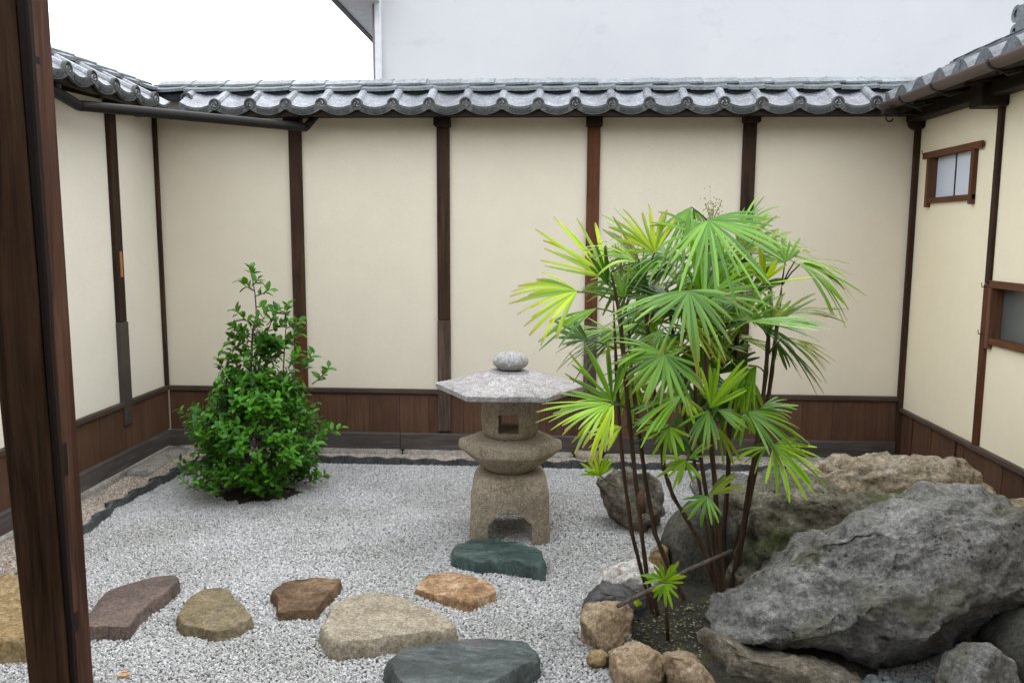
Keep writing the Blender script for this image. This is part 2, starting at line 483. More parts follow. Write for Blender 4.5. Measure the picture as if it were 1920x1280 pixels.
# ------------------------------------------------------------------ roof tiles
TS = .25569
def make_pan(mat):
    """pan tile between two cover tiles, origin at eave, y runs up the slope (+y)"""
    V, Fc = [], []
    nx, ny = 10, 3
    def zc(t): return .006 - .042 * (1 - (2 * t) ** 2)
    th = .018
    for j in range(ny + 1):
        y = .0 + .26 * j / ny
        for i in range(nx + 1):
            t = i / nx - .5
            V.append((t * TS, y, zc(t) + .5 * y + .012))
    b = len(V)
    for j in range(ny + 1):
        y = .0 + .26 * j / ny
        for i in range(nx + 1):
            t = i / nx - .5
            V.append((t * TS, y + .012, zc(t) + .5 * y + .012 - th))
    W = nx + 1
    for j in range(ny):
        for i in range(nx):
            q = (j * W + i, j * W + i + 1, (j + 1) * W + i + 1, (j + 1) * W + i)
            Fc.append(q); Fc.append(tuple(b + k for k in q[::-1]))
    # lip: drooping front band
    for (yo, top, bot, t0, t1) in ((-.012, .013, -.042, -.5, .5), (-.017, -.004, -.032, -.30, .30)):
        s = len(V)
        for i in range(nx + 1):
            t = t0 + (t1 - t0) * i / nx
            z = zc(t)
            V += [(t * TS, yo, z + top), (t * TS, yo, z + bot), (t * TS, yo + .02, z + top), (t * TS, yo + .02, z + bot)]
        for i in range(nx):
            k = s + 4 * i
            Fc += [(k, k + 1, k + 5, k + 4), (k + 2, k + 6, k + 7, k + 3), (k, k + 4, k + 6, k + 2), (k + 1, k + 3, k + 7, k + 5)]
        Fc += [(s, s + 2, s + 3, s + 1), (len(V) - 4, len(V) - 3, len(V) - 1, len(V) - 2)]
    nb_ = 2 * nx * ny
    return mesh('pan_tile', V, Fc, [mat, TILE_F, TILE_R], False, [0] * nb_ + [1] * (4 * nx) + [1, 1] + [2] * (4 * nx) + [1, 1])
def make_cover(mat):
    """round cover tile with an end disc carrying the three comma crest; origin at disc centre"""
    V, Fc = [], []
    prof = [(-.033, -.012), (-.030, .010), (-.018, .026), (0, .031), (.018, .026), (.030, .010), (.033, -.012)]
    for y, z in ((.0, 0), (.26, .13)):
        for x, zz in prof: V.append((x, y, zz + z))
    n = len(prof)
    for i in range(n - 1): Fc.append((i, i + 1, n + i + 1, n + i))
    MI = [0] * (n - 1)
    # disc: lathe about -y
    rings = [(.040, .012), (.0425, .006), (.0425, -.012), (.040, -.016), (.032, -.016), (.030, -.010), (.0, -.010)]
    s = len(V); k = 20
    for r, y in rings:
        for a in range(k):
            an = 2 * math.pi * a / k
            V.append((r * math.cos(an), y, r * math.sin(an)))
    for i in range(len(rings) - 1):
        for a in range(k): Fc.append((s + i * k + a, s + i * k + (a + 1) % k, s + (i + 1) * k + (a + 1) % k, s + (i + 1) * k + a))
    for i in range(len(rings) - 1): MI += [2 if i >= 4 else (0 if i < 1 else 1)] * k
    for c in range(3):
        s = len(V); m = 7
        for j in range(m):
            t = j / (m - 1)
            an = c * 2.0944 + 1.9 * t
            r = .0105 + .0135 * t
            wd = .0062 * (1 - t) ** .7 + .0012
            if j == 0: wd = .003
            for rr, yy in ((r - wd, -.0095), (r, -.0165), (r + wd, -.0095)):
                V.append((rr * math.cos(an), yy, rr * math.sin(an)))
        for j in range(m - 1):
            q = s + 3 * j
            Fc += [(q, q + 1, q + 4, q + 3), (q + 1, q + 2, q + 5, q + 4)]; MI += [3, 3]
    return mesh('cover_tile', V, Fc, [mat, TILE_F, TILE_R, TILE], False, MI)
def make_noshi(mat, ln=.262):
    V = []
    xs = [-.5, -.25, 0, .25, .5]
    for t in xs:
        dz = .006 * (2 * t) ** 2 + .004 * t * 2
        for y, z in ((-.0, .0), (-.0, .021), (.14, .07), (.14, .05)): V.append((t * ln, y, z + dz))
    Fc = []
    for i in range(4):
        for k in range(4): Fc.append((4 * i + k, 4 * i + (k + 1) % 4, 4 * i + 4 + (k + 1) % 4, 4 * i + 4 + k))
    Fc += [(0, 1, 2, 3), (19, 18, 17, 16)]
    bm = bmesh.new(); vs = [bm.verts.new(v) for v in V]
    for f in Fc: bm.faces.new([vs[i] for i in f])
    return bm_mesh('noshi_tile', bm, mat)
def make_cap(mat, ln=.25):
    prof = []
    prof = [(0, -.015), (0, 0), (.012, .006), (.045, .026), (.08, .041), (.115, .048), (.15, .048), (.185, .041), (.22, .026), (.252, .004), (.264, -.015)]
    V, Fc = [], []
    n = len(prof)
    for x in (-ln / 2, ln / 2):
        for y, z in prof: V.append((x, y, z + (.004 if x > 0 else -.003)))
    for i in range(n - 1): Fc.append((i, i + 1, n + i + 1, n + i))
    Fc.append(tuple(range(n))); Fc.append(tuple(n + i for i in range(n))[::-1])
    bm = bmesh.new(); vs = [bm.verts.new(v) for v in V]
    for f in Fc: bm.faces.new([vs[i] for i in f])
    bmesh.ops.create_icosphere(bm, subdivisions=1, radius=.010, matrix=Matrix.Translation((0.02, .13, .048)))
    me = bm_mesh('cap_tile', bm, [mat, TILE_D])
    for p in me.polygons:
        if abs(p.normal.y) > .85 and abs(p.normal.z) < .4: p.material_index = 1  # upright cap faces get a darker tile colour as painted shade
    return me
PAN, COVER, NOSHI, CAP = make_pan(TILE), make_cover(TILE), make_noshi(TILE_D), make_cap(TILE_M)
def put(name, me, parent, loc, rz, jz=.0, tilt=.0):
    o = bpy.data.objects.new(name, me)
    o.location = loc
    o.rotation_euler = (U(-tilt, tilt), U(-tilt, tilt), rz + U(-tilt, tilt))
    COL.objects.link(o)
    hang(o, parent)
    return o

OV, ZE = .3009, 2.6017
def coping(kind, parent, u_start, u_end, corner_lo=None):
    f = wall_local(kind)
    rz = {'back': 0, 'left': math.pi / 2, 'right': -math.pi / 2}[kind]
    em = W_EAVE if kind == 'back' else W_EAVEY
    # roof deck under the tiles
    prof = [(.285, 2.566), (.285, 2.522), (.235, 2.522), (.235, 2.54), (0, 2.60), (-.25, 2.66), (-.25, 2.74), (0, 2.70)]
    if kind == 'back': deck = prism('tile_roof', [(D - o, z) for o, z in prof], 'x', u_start - .1, u_end + .1, em, parent)
    else: deck = prism('tile_roof', [(XL + o, z) for o, z in prof], 'y', u_start, u_end, em, parent)
    return deck, f, rz
deckb, fb, rzb = coping('back', back, XL, XR)
x = -2.44975
covers = []
while x < XR + .1:
    covers.append(x); x += TS
for x in covers:
    put('cover_tile', COVER, deckb, (x, D - OV, ZE + U(-.003, .003)), 0, 0, .02)
for x in [covers[0] - TS] + covers:
    put('pan_tile', PAN, deckb, (x + TS / 2, D - OV + U(-.004, .004), ZE), 0, 0, .014)
put('cover_tile', COVER, deckb, (covers[0] - TS, D - OV + .12, ZE + .06), 0, 0, 0)
wbox('back', 'ridge_mortar', XL - .1, XR + .3, -.16, .06, 2.66, 2.742, MORTAR, deckb, 0)
u = XL + .02
i = 0
while u < XR + .35:
    put('noshi_tile', NOSHI, deckb, (u + .131, D - .095, 2.7225 + U(-.002, .002)), 0, 0, .006); u += .264
u = XL + .06
while u < XR + .35:
    put('cap_tile', CAP, deckb, (u + .125, D - .02, 2.79 + U(-.002, .002)), 0, 0, .006); u += .2515
wbox('back', 'ridge_core', XL, XR + .3, -.22, -.03, 2.74, 2.795, MORTAR, deckb, 0)
wbox('back', 'wall_plate', XL, XR, 0, .05, 2.545, 2.6, W_EAVE, back, .004)

deckl, fl, rzl = coping('left', left, -.3, D - .25)
y = 4.64068 + 4 * TS
ycov = []
while y > -.2:
    ycov.append(y); y -= TS
for y in ycov:
    put('cover_tile', COVER, deckl, (XL + OV, y, ZE), rzl, 0, .012)
    put('pan_tile', PAN, deckl, (XL + OV, y - TS / 2, ZE), rzl, 0, .008)
put('pan_tile', PAN, deckl, (XL + OV - .02, ycov[0] + TS / 2, ZE), rzl, 0, .0)
wbox('left', 'ridge_mortar', -.3, D - .07, -.16, .07, 2.66, 2.742, MORTAR, deckl, 0)
u = D - .10
while u > -.3:
    put('noshi_tile', NOSHI, deckl, (XL + .095, u - .131, 2.7225 + U(-.002, .002)), rzl, 0, .006); u -= .264
u = D - .02
while u > -.3:
    put('cap_tile', CAP, deckl, (XL + .02, u - .125, 2.79 + U(-.002, .002)), rzl, 0, .006); u -= .2515
wbox('left', 'ridge_core', -.3, D, -.22, -.03, 2.74, 2.795, MORTAR, deckl, 0)
for y in np.arange(.1, 6, .45):
    prism('rafter', [(XL + .02, 2.555), (XL + .26, 2.500), (XL + .26, 2.53), (XL + .02, 2.585)], 'y', y, y + .04, W_EAVEY, left)

# --- house roof: S shaped tiles, two courses and a ridge
def make_wave(mat):
    V, Fc = [], []
    nx = 12
    def zc(t):          # t 0..1 across the tile: hollow then a crest
        return -.030 + .078 * abs(math.cos(math.pi * (t - .06 * math.sin(2 * math.pi * t)))) ** 2.6
    L_ = .30
    for j in range(3):
        y = L_ * j / 2
        for i in range(nx + 1):
            t = i / nx
            V.append(((t - .5) * .27, y, zc(t) + .42 * y))
    W_ = nx + 1
    for j in range(2):
        for i in range(nx): Fc.append((j * W_ + i, j * W_ + i + 1, (j + 1) * W_ + i + 1, (j + 1) * W_ + i))
    s = len(V)
    for i in range(nx + 1):
        t = i / nx; z = zc(t)
        V += [((t - .5) * .27, -.006, z + .004), ((t - .5) * .27, -.006, z - .036 - .03 * (1 + math.cos(2 * math.pi * t)) / 2), ((t - .5) * .27, .012, z - .03)]
    for i in range(nx):
        k = s + 3 * i
        Fc += [(k, k + 1, k + 4, k + 3), (k + 1, k + 2, k + 5, k + 4)]
        Fc.append((i, i + 1, k + 3, k))
    return mesh('wave_tile', V, Fc, mat)
WAVE = make_wave(TILE_W)
RO, RZ = .325, 2.637
prof = [(.31, 2.605), (.31, 2.565), (.26, 2.565), (0, 2.62), (-.35, 2.72), (-.35, 2.84), (0, 2.745)]
deckr = prism('tile_roof', [(XR - o, z) for o, z in prof], 'y', -.3, D - .28, W_EAVEY, house)
y = D - .33
k = 0
while y > .2:
    put('wave_tile', WAVE, deckr, (XR - RO, y, RZ), -math.pi / 2, 0, .008)
    put('wave_tile', WAVE, deckr, (XR - RO + .235, y, RZ + .105), -math.pi / 2, 0, .008)
    y -= .27; k += 1
RNOSHI, RCAP = make_noshi(TILE_D, .27), make_cap(TILE_D, .27)
y = D - .1
while y > -.2:
    put('noshi_tile', RNOSHI, deckr, (XR + .10, y - .13, 2.86 + U(-.003, .003)), -math.pi / 2, 0, .02)
    put('cap_tile', RCAP, deckr, (XR + .13, y - .13, 2.905 + U(-.003, .003)), -math.pi / 2, 0, .02)
    y -= .255
box('ridge_core', (XR + .11, -.2, 2.78), (XR + .36, D - .2, 2.90), MORTAR, deckr, 0)
# scroll ornament at the ridge
p0 = on_x(1918, 58, XR + .2)
bm = bmesh.new()
def scroll(c, r0, r1, a0, turns, n=22, wd=.05, th=.012):
    prev = None
    for i in range(n + 1):
        t = i / n
        a = a0 + turns * 2 * math.pi * t
        r = r0 + (r1 - r0) * t
        ring = []
        for rr, yy in ((r - th, -wd), (r + th, -wd), (r + th, wd), (r - th, wd)):
            ring.append(bm.verts.new((c.x + yy, c.y - rr * math.cos(a), c.z + rr * math.sin(a))))
        if prev:
            for q in range(4): bm.faces.new((prev[q], prev[(q + 1) % 4], ring[(q + 1) % 4], ring[q]))
        else: bm.faces.new(ring)
        prev = ring
    bm.faces.new(prev[::-1])
scroll(p0 + Vector((0, .0, .09)), .058, .018, math.radians(-60), 1.3)
scroll(p0 + Vector((0, .0, -.005)), .045, .012, math.radians(-120), -1.2)
bm_box(bm, p0 + Vector((-.06, -.22, -.09)), p0 + Vector((.06, -.03, .13)))
new('ridge_ornament', bm_mesh('ridge_ornament', bm, TILE_D), deckr)

# gutter: half round channel with straps
GO, GZ, GR = .385, 2.582, .046
def half_round(name, y0, y1, r, mat, parent, th=.004):
    V, Fc = [], []
    k = 10
    for y in (y0, y1):
        for rr in (r, r - th):
            for i in range(k + 1):
                a = math.pi + math.pi * i / k
                V.append((XR - GO + rr * math.cos(a), y, GZ + rr * math.sin(a)))
    W_ = k + 1
    for i in range(k):
        Fc.append((i, i + 1, 2 * W_ + i + 1, 2 * W_ + i))
        Fc.append((W_ + i, 3 * W_ + i, 3 * W_ + i + 1, W_ + i + 1))
        Fc.append((i, W_ + i, W_ + i + 1, i + 1)); Fc.append((2 * W_ + i, 2 * W_ + i + 1, 3 * W_ + i + 1, 3 * W_ + i))
    for i in (0, k): Fc.append((i, 2 * W_ + i, 3 * W_ + i, W_ + i))
    return new(name, mesh(name, V, Fc, mat, True), parent)
gut = half_round('gutter', -.2, 5.88, GR, GUTTER, house)
cp = [(XR - GO + GR * math.cos(math.pi + math.pi * i / 10), GZ + GR * math.sin(math.pi + math.pi * i / 10)) for i in range(11)]
prism('gutter_end', cp, 'y', 5.88, 5.884, GUTTER, gut)
for y in (5.55, 5.1, 4.45, 3.7, 2.9):
    half_round('gutter_strap', y - .012, y + .012, GR + .004, IRON, gut)
    tube('gutter_hanger', [(XR - GO, y, GZ - GR - .002), (XR - GO + .06, y, GZ - GR - .03), (XR - .22, y, 2.54)], .006, IRON, gut, 6)
wbox('right', 'eave_beam', -.3, 6.2, .02, .12, 2.50, 2.585, W_EAVEY, house, .005)
wbox('right', 'bracket', 5.05, 5.20, .0, .16, 2.445, 2.60, W_EAVEY, house, .008)
for y in np.arange(.2, 6.2, .34):
    prism('rafter', [(XR - .01, 2.60), (XR - .28, 2.545), (XR - .28, 2.575), (XR - .01, 2.63)], 'y', y, y + .045, W_EAVEY, house)
# log end at the corner
c = Vector((XR - .035, D - .09, 2.50))
tube('log_end', [c, c + Vector((0, .05, .003)), c + Vector((0, .10, .006))], [.052, .056, .058], W_EAVEY, house, 14)
# hook ring under the gutter end
c = on_y(1668, 221, 5.75)
ring = [c + Vector((.024 * math.cos(a), 0, .024 * math.sin(a))) for a in np.linspace(.6, 6.0, 14)]
tube('hook_ring', ring, .006, IRON, house, 6)
box('hook_block', c + Vector((-.05, -.02, .015)), c + Vector((.06, .03, .06)), W_EAVE, house, .006)

# rain pipe across the left corner
rp = thing('rain_pipe', 'dark rain pipe slanting across the left corner under the tiled eaves', 'pipe', (-2.4, 5.5, 2.43))
A = on_x(110, 176, XL + .22); B = on_x(147, 198, XL + .22); C_ = on_y(574, 239, D - .17); E_ = on_y(600, 224, D - .10)
E_.z += .06; A = A + (A - B) * 1.2
for nm, a, b, r in (('pipe_run', B, C_, .032), ('pipe_elbow', A, B, .032), ('pipe_elbow', C_, E_, .028)):
    V, Fc = tube_geo([a, a.lerp(b, .02), a.lerp(b, .98), b], r, 14)
    new(nm, mesh(nm, V, Fc, PIPE, True), rp)

# ------------------------------------------------------------------ neighbouring white house
nb = thing('neighbour_house', 'white rendered house wall rising above the back wall coping', 'house', (1, 8, 0))
n = N('white_render')
big = n.noise(.35, (1, 1, 1), 5); mid = n.noise(3, (1, 1, 2), 7, .65)
col = n.ramp(big, [(.3, (.445, .443, .452)), (.7, (.53, .525, .522))])
col = n.mix(n.ramp(mid, [(.58, (0, 0, 0)), (.76, (.6, .6, .6))]), col, (.40, .39, .41))
vor = n.voro(.9, (1, 1, 1.4), 'DISTANCE_TO_EDGE')
crk = n.ramp(vor, [(.0, (.35, .35, .35)), (.0025, (0, 0, 0))])
crk2 = n.ramp(n.noise(1.1, (1, 1, 1), 3), [(.52, (0, 0, 0)), (.6, (1, 1, 1))])
col = n.mix(n.mix(1.0, crk, n.mix(.5, crk2, (0, 0, 0)), 'MULTIPLY'), col, (.33, .31, .30))
WHITEWALL = n.done(col, .9, n.bump(n.noise(60), .15, .004), .15)
NX = -1.735
box('wall', (NX + .065, 8, -.02), (14, 14, 7.5), WHITEWALL, nb, 0)
box('corner_pipe', (NX + .005, 7.94, .0), (NX + .065, 8.06, 7.5), flat('white_pipe', (.52, .52, .53), .4, .4), nb, .012)
box('corner_board', (NX - .03, 8.01, .0), (NX + .004, 8.05, 7.5), flat('pinkish_board', (.26, .20, .20), .7), nb, .004)
ev = box('eave', (-2.05, 7.55, 3.82), (NX + .06, 13.5, 3.85), flat('soffit_white', (.62, .64, .67), .8), nb, 0)
box('fascia', (-2.10, 7.5, 3.80), (-2.05, 13.5, 3.90), flat('fascia_dark', (.07, .072, .075), .6), ev, .004)
box('eave_roof', (-2.12, 7.5, 3.902), (NX + .06, 13.5, 3.96), flat('eave_roof_dark', (.10, .10, .11), .6), ev, 0)

# ------------------------------------------------------------------ veranda the photographer stands under
pr = [(-7.5, 5.6), (1.05, 2.50), (1.05, 2.42), (-3.2, 2.42), (-3.3, 2.9), (-7.5, 2.9)]  # unseen roof, its back slope raised to block low sky light
prism('veranda_shade_roof', pr, 'x', XL + .35, XR + .3, W_EAVEY, None, 'structure')
box('veranda_floor', (XL + .1, -3.2, .42), (XR, .9, .50), W_RAIL, None, .01, kind='structure')
box('veranda_wall', (XL - .1, -3.3, -.02), (XR + .4, -3.2, 2.9), W_BOARD, None, 0, kind='structure')

# near timber post
npst = thing('timber_post', 'dark brown timber post standing close to the viewer at left edge', 'post', (-.99, 1.55, 0))
TL = -.0225                                     # the post leans slightly
def near_part(name, x0, x1, xb0, xb1, y0, y1, mat, jag=.0, parent=npst):
    bm = bmesh.new()
    zs_ = np.linspace(-.03, 2.42, 60)
    rings = []
    for k, z in enumerate(zs_):
        t = (z - .808) / (2.11 - .808)
        a = x0 + (xb0 - x0) * (1 - t) ; b = x1 + (xb1 - x1) * (1 - t)
        j = jag * (noise.noise((0.3, 1.7, z * 5.0)) + .5 * noise.noise((2.3, .7, z * 17)))
        cb = .004
        ring = [(a + cb, y0), (b - cb + j, y0), (b + j, y0 + cb), (b + j, y1), (a, y1), (a, y0 + cb)]
        rings.append([bm.verts.new((q[0], q[1], z)) for q in ring])
    for r0, r1 in zip(rings[:-1], rings[1:]):
        for q in range(6): bm.faces.new((r0[q], r0[(q + 1) % 6], r1[(q + 1) % 6], r1[q]))
    bm.faces.new(rings[0][::-1]); bm.faces.new(rings[-1])
    return new(name, bm_mesh(name, bm, mat), parent)
near_part('pillar', -1.085, -.979, -1.047, -.962, 1.50, 1.566, W_NEAR, .003)
near_part('edge_strip', -.978, -.956, -.962, -.9525, 1.502, 1.53, W_GROOVE, .003)
near_part('jamb', -.976, -.9555, -.962, -.952, 1.512, 1.566, W_NEAR2, .0)

# ------------------------------------------------------------------ stones
def mesh_from_np(name, V, Fc, mat, smooth=True):
    return mesh(name, V, Fc, mat, smooth)
def ico(sub):
    bm = bmesh.new()
    bmesh.ops.create_icosphere(bm, subdivisions=sub, radius=1)
    V = np.array([v.co[:] for v in bm.verts]); Fc = [tuple(v.index for v in f.verts) for f in bm.faces]
    bm.free(); return V, Fc
ICO = {}
def fbm(p, f, o=5, rg=False, H=.9):
    if rg: return noise.ridged_multi_fractal(p * f, H, 2.1, o, 1.0, 2.0) - 1.0
    return noise.fractal(p * f, H, 2.1, o)
def rock(name, label, cat, outline, Y, thick, mat, seed, sub=5, amp=.03, fr=3.0, ridge=.0, cuts=6, cutd=(.75, .95), lean=0.0, strata=None, pits=0, sq=.6, group=None, parent=None, fine=.006, smooth=True):
    if sub not in ICO: ICO[sub] = ico(sub)
    Vs, Fc = ICO[sub]
    # outline laid on an inclined plane through the rock's middle
    al = math.atan(lean); tv = Vector((0, math.sin(al), math.cos(al))); nv_ = Vector((0, -math.cos(al), math.sin(al)))
    mx_ = sum(q[0] for q in outline) / len(outline); my_ = sum(q[1] for q in outline) / len(outline)
    O3 = on_y(mx_, my_, Y)
    P = []
    for px, py in outline:
        rr_ = ray(px, py); h3 = EYE + rr_ * ((O3 - EYE).dot(nv_) / rr_.dot(nv_)) - O3
        P.append((h3.x, h3.dot(tv)))
    pts = np.array(P) * .975
    # area centroid
    x0, z0 = pts[:, 0], pts[:, 1]; x1, z1 = np.roll(x0, -1), np.roll(z0, -1)
    cr = x0 * z1 - x1 * z0; Aa = cr.sum() / 2
    c = np.array([((x0 + x1) * cr).sum() / (6 * Aa), ((z0 + z1) * cr).sum() / (6 * Aa)])
    hw, hh = np.ptp(x0) / 2, np.ptp(z0) / 2
    def rad(th):
        d = np.array([math.cos(th) * hw, math.sin(th) * hh]); best = 0.0
        for i in range(len(pts)):
            a, b = pts[i] - c, pts[(i + 1) % len(pts)] - c
            e = b - a; den = d[0] * e[1] - d[1] * e[0]
            if abs(den) < 1e-12: continue
            t = (a[0] * e[1] - a[1] * e[0]) / den; s = (a[0] * d[1] - a[1] * d[0]) / den
            if t > best and -1e-6 <= s <= 1 + 1e-6: best = t
        return best
    NT = 360
    tab = np.array([rad(2 * math.pi * k / NT) for k in range(NT)])
    th = np.arctan2(Vs[:, 2], Vs[:, 0]) % (2 * math.pi)
    r = np.interp(th, 2 * math.pi * np.arange(NT + 1) / NT, np.append(tab, tab[0]))
    cph = np.sqrt(Vs[:, 0] ** 2 + Vs[:, 2] ** 2)
    g = cph ** sq
    Q = np.zeros_like(Vs)
    Q[:, 0] = r * g * np.cos(th) * hw
    Q[:, 2] = r * g * np.sin(th) * hh
    Q[:, 1] = thick * np.sign(Vs[:, 1]) * np.abs(Vs[:, 1]) ** sq
    rs = random.Random(seed)
    half = np.array([hw, thick, hh])
    for _ in range(cuts):
        nrm = np.array([rs.gauss(0, 1), rs.gauss(-.8, .8), rs.gauss(.1, .8)]); nrm /= np.linalg.norm(nrm)
        sup = (Q @ nrm).max(); dd = sup * rs.uniform(*cutd)
        ex = np.maximum(0, Q @ nrm - dd)
        Q -= np.outer(ex * .96, nrm)
    yy_ = Q[:, 1].copy(); zz_ = Q[:, 2].copy(); Q[:, 1] = zz_ * tv.y - yy_ * nv_.y; Q[:, 2] = zz_ * tv.z - yy_ * nv_.z
    sd = Vector((rs.uniform(-50, 50), rs.uniform(-50, 50), rs.uniform(-50, 50)))
    cdir = Q / np.maximum(1e-6, np.linalg.norm(Q, axis=1))[:, None]
    nv = []
    pitc = []
    for _ in range(pits):
        k = rs.randrange(len(Q)); pitc.append((Q[k].copy(), rs.uniform(.008, .022) if rs.random() > .15 else rs.uniform(.03, .045)))
    # vertex normals of the carved body
    bmx = bpy.data.meshes.new('t'); bmx.from_pydata(Q.tolist(), [], Fc); bmx.update()
    NR = np.zeros(len(Q) * 3); bmx.vertices.foreach_get('normal', NR); NR = NR.reshape(-1, 3); bpy.data.meshes.remove(bmx)
    PD = np.zeros(len(Q))
    for pc, pr_ in pitc:
        dq = np.linalg.norm(Q - pc, axis=1)
        PD = np.maximum(PD, np.where(dq < pr_, pr_ * 1.1 * (1 - (dq / pr_) ** 2), 0))
    out = []
    for i in range(len(Q)):
        p = Vector(Q[i]); q = p + sd
        h = amp * fbm(q, fr, 6)
        if ridge: h -= ridge * max(0, fbm(q + Vector((9, 9, 9)), fr * .8, 5, True))
        if strata:
            d, f, a = strata
            s = q.dot(d) * f + .8 * noise.noise(q * 2.3)
            h += a * (abs((s % 1.0) - .5) * 2 - .5) + a * .35 * noise.noise(Vector((math.floor(s) * 3.3, 1.1, .2)))
        h += fine * fbm(q, fr * 7, 5) - fine * .8 * max(0, .42 - noise.voronoi(q * fr * 8)[0][0]) * 2
        h -= PD[i]
        out.append((p.x + NR[i][0] * h, p.y + NR[i][1] * h, p.z + NR[i][2] * h))
    me = mesh(name, out, Fc, mat, smooth)
    o = new(name, me, parent)
    o.location = O3 + Vector((c[0], c[1] * tv.y, c[1] * tv.z))
    if label: tag(o, label, cat, group)
    return o

def step_stone(label, outline, h, mat, seed, rough=.008, group='stepping stones set in the white gravel', sub=110, tilt=(0, 0), flare=.025, edge=.014):
    rs = random.Random(seed)
    P = [on_z(px, py, h) for px, py in outline]
    P = [Vector((p.x, p.y, 0)) for p in P]
    # densify
    per = []
    n = len(P)
    tot = sum((P[i] - P[(i + 1) % n]).length for i in range(n))
    c = sum(P, Vector()) / n
    for i in range(n):
        a, b = P[i], P[(i + 1) % n]
        k = max(2, int(sub * (b - a).length / tot))
        for j in range(k): per.append(a.lerp(b, j / k))
    for _ in range(2):
        m = len(per)
        per = [per[i] * .5 + (per[i - 1] + per[(i + 1) % m]) * .25 for i in range(m)]
    m = len(per)
    sd = Vector((rs.uniform(-9, 9), rs.uniform(-9, 9), 0))
    per = [p + (p - c).normalized() * .012 * fbm(p + sd, 9, 5) for p in per]
    rings = []
    for s in (.06, .18, .32, .46, .6, .72, .83, .91, .965): rings.append((s, 0, h))
    rings += [(1, -.0, h - edge * .35), (1, edge * .3, h - edge)]
    for t in (.25, .5, .75, 1.0): rings.append((1, edge * .4 + flare * t * .6, (h - edge) * (1 - t) - .05 * t))
    V = []
    for (s, off, z) in rings:
        for p in per:
            d = (p - c); q = c + d * s + d.normalized() * off
            qq = Vector((q.x, q.y, z)) + sd
            k = rough * fbm(qq, 5, 6) * (1.0 if s < 1 else .5) + .35 * rough * fbm(qq, 26, 4)
            fz = rough * .8 * (noise.voronoi(qq * 6)[0][0] - .35) if s < .99 else 0
            dd = d.normalized() * (.012 * fbm(qq, 11, 5) if s == 1 and z < h - edge else 0)
            V.append((q.x + dd.x, q.y + dd.y, z + k + fz + tilt[0] * d.x + tilt[1] * d.y if z > 0 else z))
    cz = len(V); V.append((c.x, c.y, h + rough * fbm(Vector((c.x, c.y, h)) + sd, 5, 6)))
    Fc = []
    for i in range(len(rings) - 1):
        for k in range(m): Fc.append((i * m + k, (i + 1) * m + k, (i + 1) * m + (k + 1) % m, i * m + (k + 1) % m))
    for k in range(m): Fc.append((cz, k, (k + 1) % m))
    bm = bmesh.new(); vs = [bm.verts.new(v) for v in V]
    for f in Fc:
        try: bm.faces.new([vs[i] for i in f])
        except ValueError: pass
    me = bm_mesh('stepping_stone', bm, mat, True)
    me.set_sharp_from_angle(angle=math.radians(32))
    o = new('stepping_stone', me)
    return tag(o, label, 'stepping stone', group)

ST_MAROON = stone('stone_maroon', [(.060, .041, .034), (.105, .075, .062), (.150, .110, .088)], 4, 70, .8, .35, speck=(.2, .16, .14), patch=((.20, .15, .09), 5, .68))
ST_OLIVE = stone('stone_olive', [(.10, .075, .04), (.19, .15, .085), (.14, .12, .09)], 5, 60, .8, .5, patch=((.10, .10, .095), 4, .6))
ST_BROWN = stone('stone_brown', [(.055, .032, .018), (.13, .078, .042), (.21, .135, .078)], 7, 50, .7, .7)
ST_TAN = stone('stone_tan', [(.23, .185, .125), (.30, .255, .185), (.36, .31, .23)], 5, 70, .85, .45, speck=(.14, .115, .085))
ST_ORANGE = stone('stone_orange', [(.16, .085, .036), (.34, .205, .105), (.52, .42, .30)], 9, 45, .75, .9, patch=((.13, .075, .05), 8, .64))
ST_GREEN = stone('stone_green', [(.022, .042, .038), (.050, .085, .076), (.10, .14, .13)], 5, 45, .30, .6, st=(1, 2.2, 1), spec=.5, patch=((.14, .17, .17), 9, .68))
ST_SLATE = stone('stone_slate', [(.022, .030, .026), (.055, .068, .062), (.125, .145, .142)], 6, 40, .40, .9, st=(1, 2.8, 1), spec=.5, patch=((.10, .072, .075), 3, .60))
ST_YELLOW = stone('stone_yellowish', [(.15, .10, .045), (.29, .20, .095), (.36, .28, .16)], 8, 55, .85, .8, moss=((.07, .085, .02), 5, .6))

step_stone('mustard stepping stone half hidden behind the near timber post', [(-90, 1120), (-40, 1088), (35, 1072), (90, 1085), (118, 1130), (108, 1180), (60, 1200), (-20, 1200), (-80, 1180)], .09, ST_YELLOW, 1, .016)
step_stone('flat maroon stepping stone with pointed right end beside the timber post', [(140, 1172), (150, 1165), (176, 1140), (198, 1107), (250, 1090), (300, 1078), (326, 1077), (336, 1086), (327, 1096), (290, 1122), (262, 1146), (243, 1175), (200, 1174)], .058, ST_MAROON, 2, .004, edge=.005)
step_stone('rounded olive brown stepping stone right of the maroon stone', [(335, 1150), (350, 1125), (375, 1104), (400, 1100), (428, 1102), (448, 1128), (474, 1152), (452, 1166), (430, 1176), (405, 1182), (375, 1172), (340, 1170)], .045, ST_OLIVE, 3, .010, edge=.009)
step_stone('small dark brown stepping stone with broken edges', [(512, 1107), (530, 1092), (548, 1086), (600, 1087), (637, 1087), (630, 1102), (608, 1122), (592, 1143), (565, 1141), (524, 1146), (520, 1126)], .042, ST_BROWN, 4, .011, edge=.006)
step_stone('largest tan granite stepping stone in the middle of the path', [(606, 1172), (618, 1137), (650, 1118), (690, 1109), (735, 1111), (782, 1128), (832, 1152), (856, 1172), (842, 1181), (780, 1188), (700, 1198), (640, 1206), (614, 1194)], .062, ST_TAN, 5, .008, edge=.02)
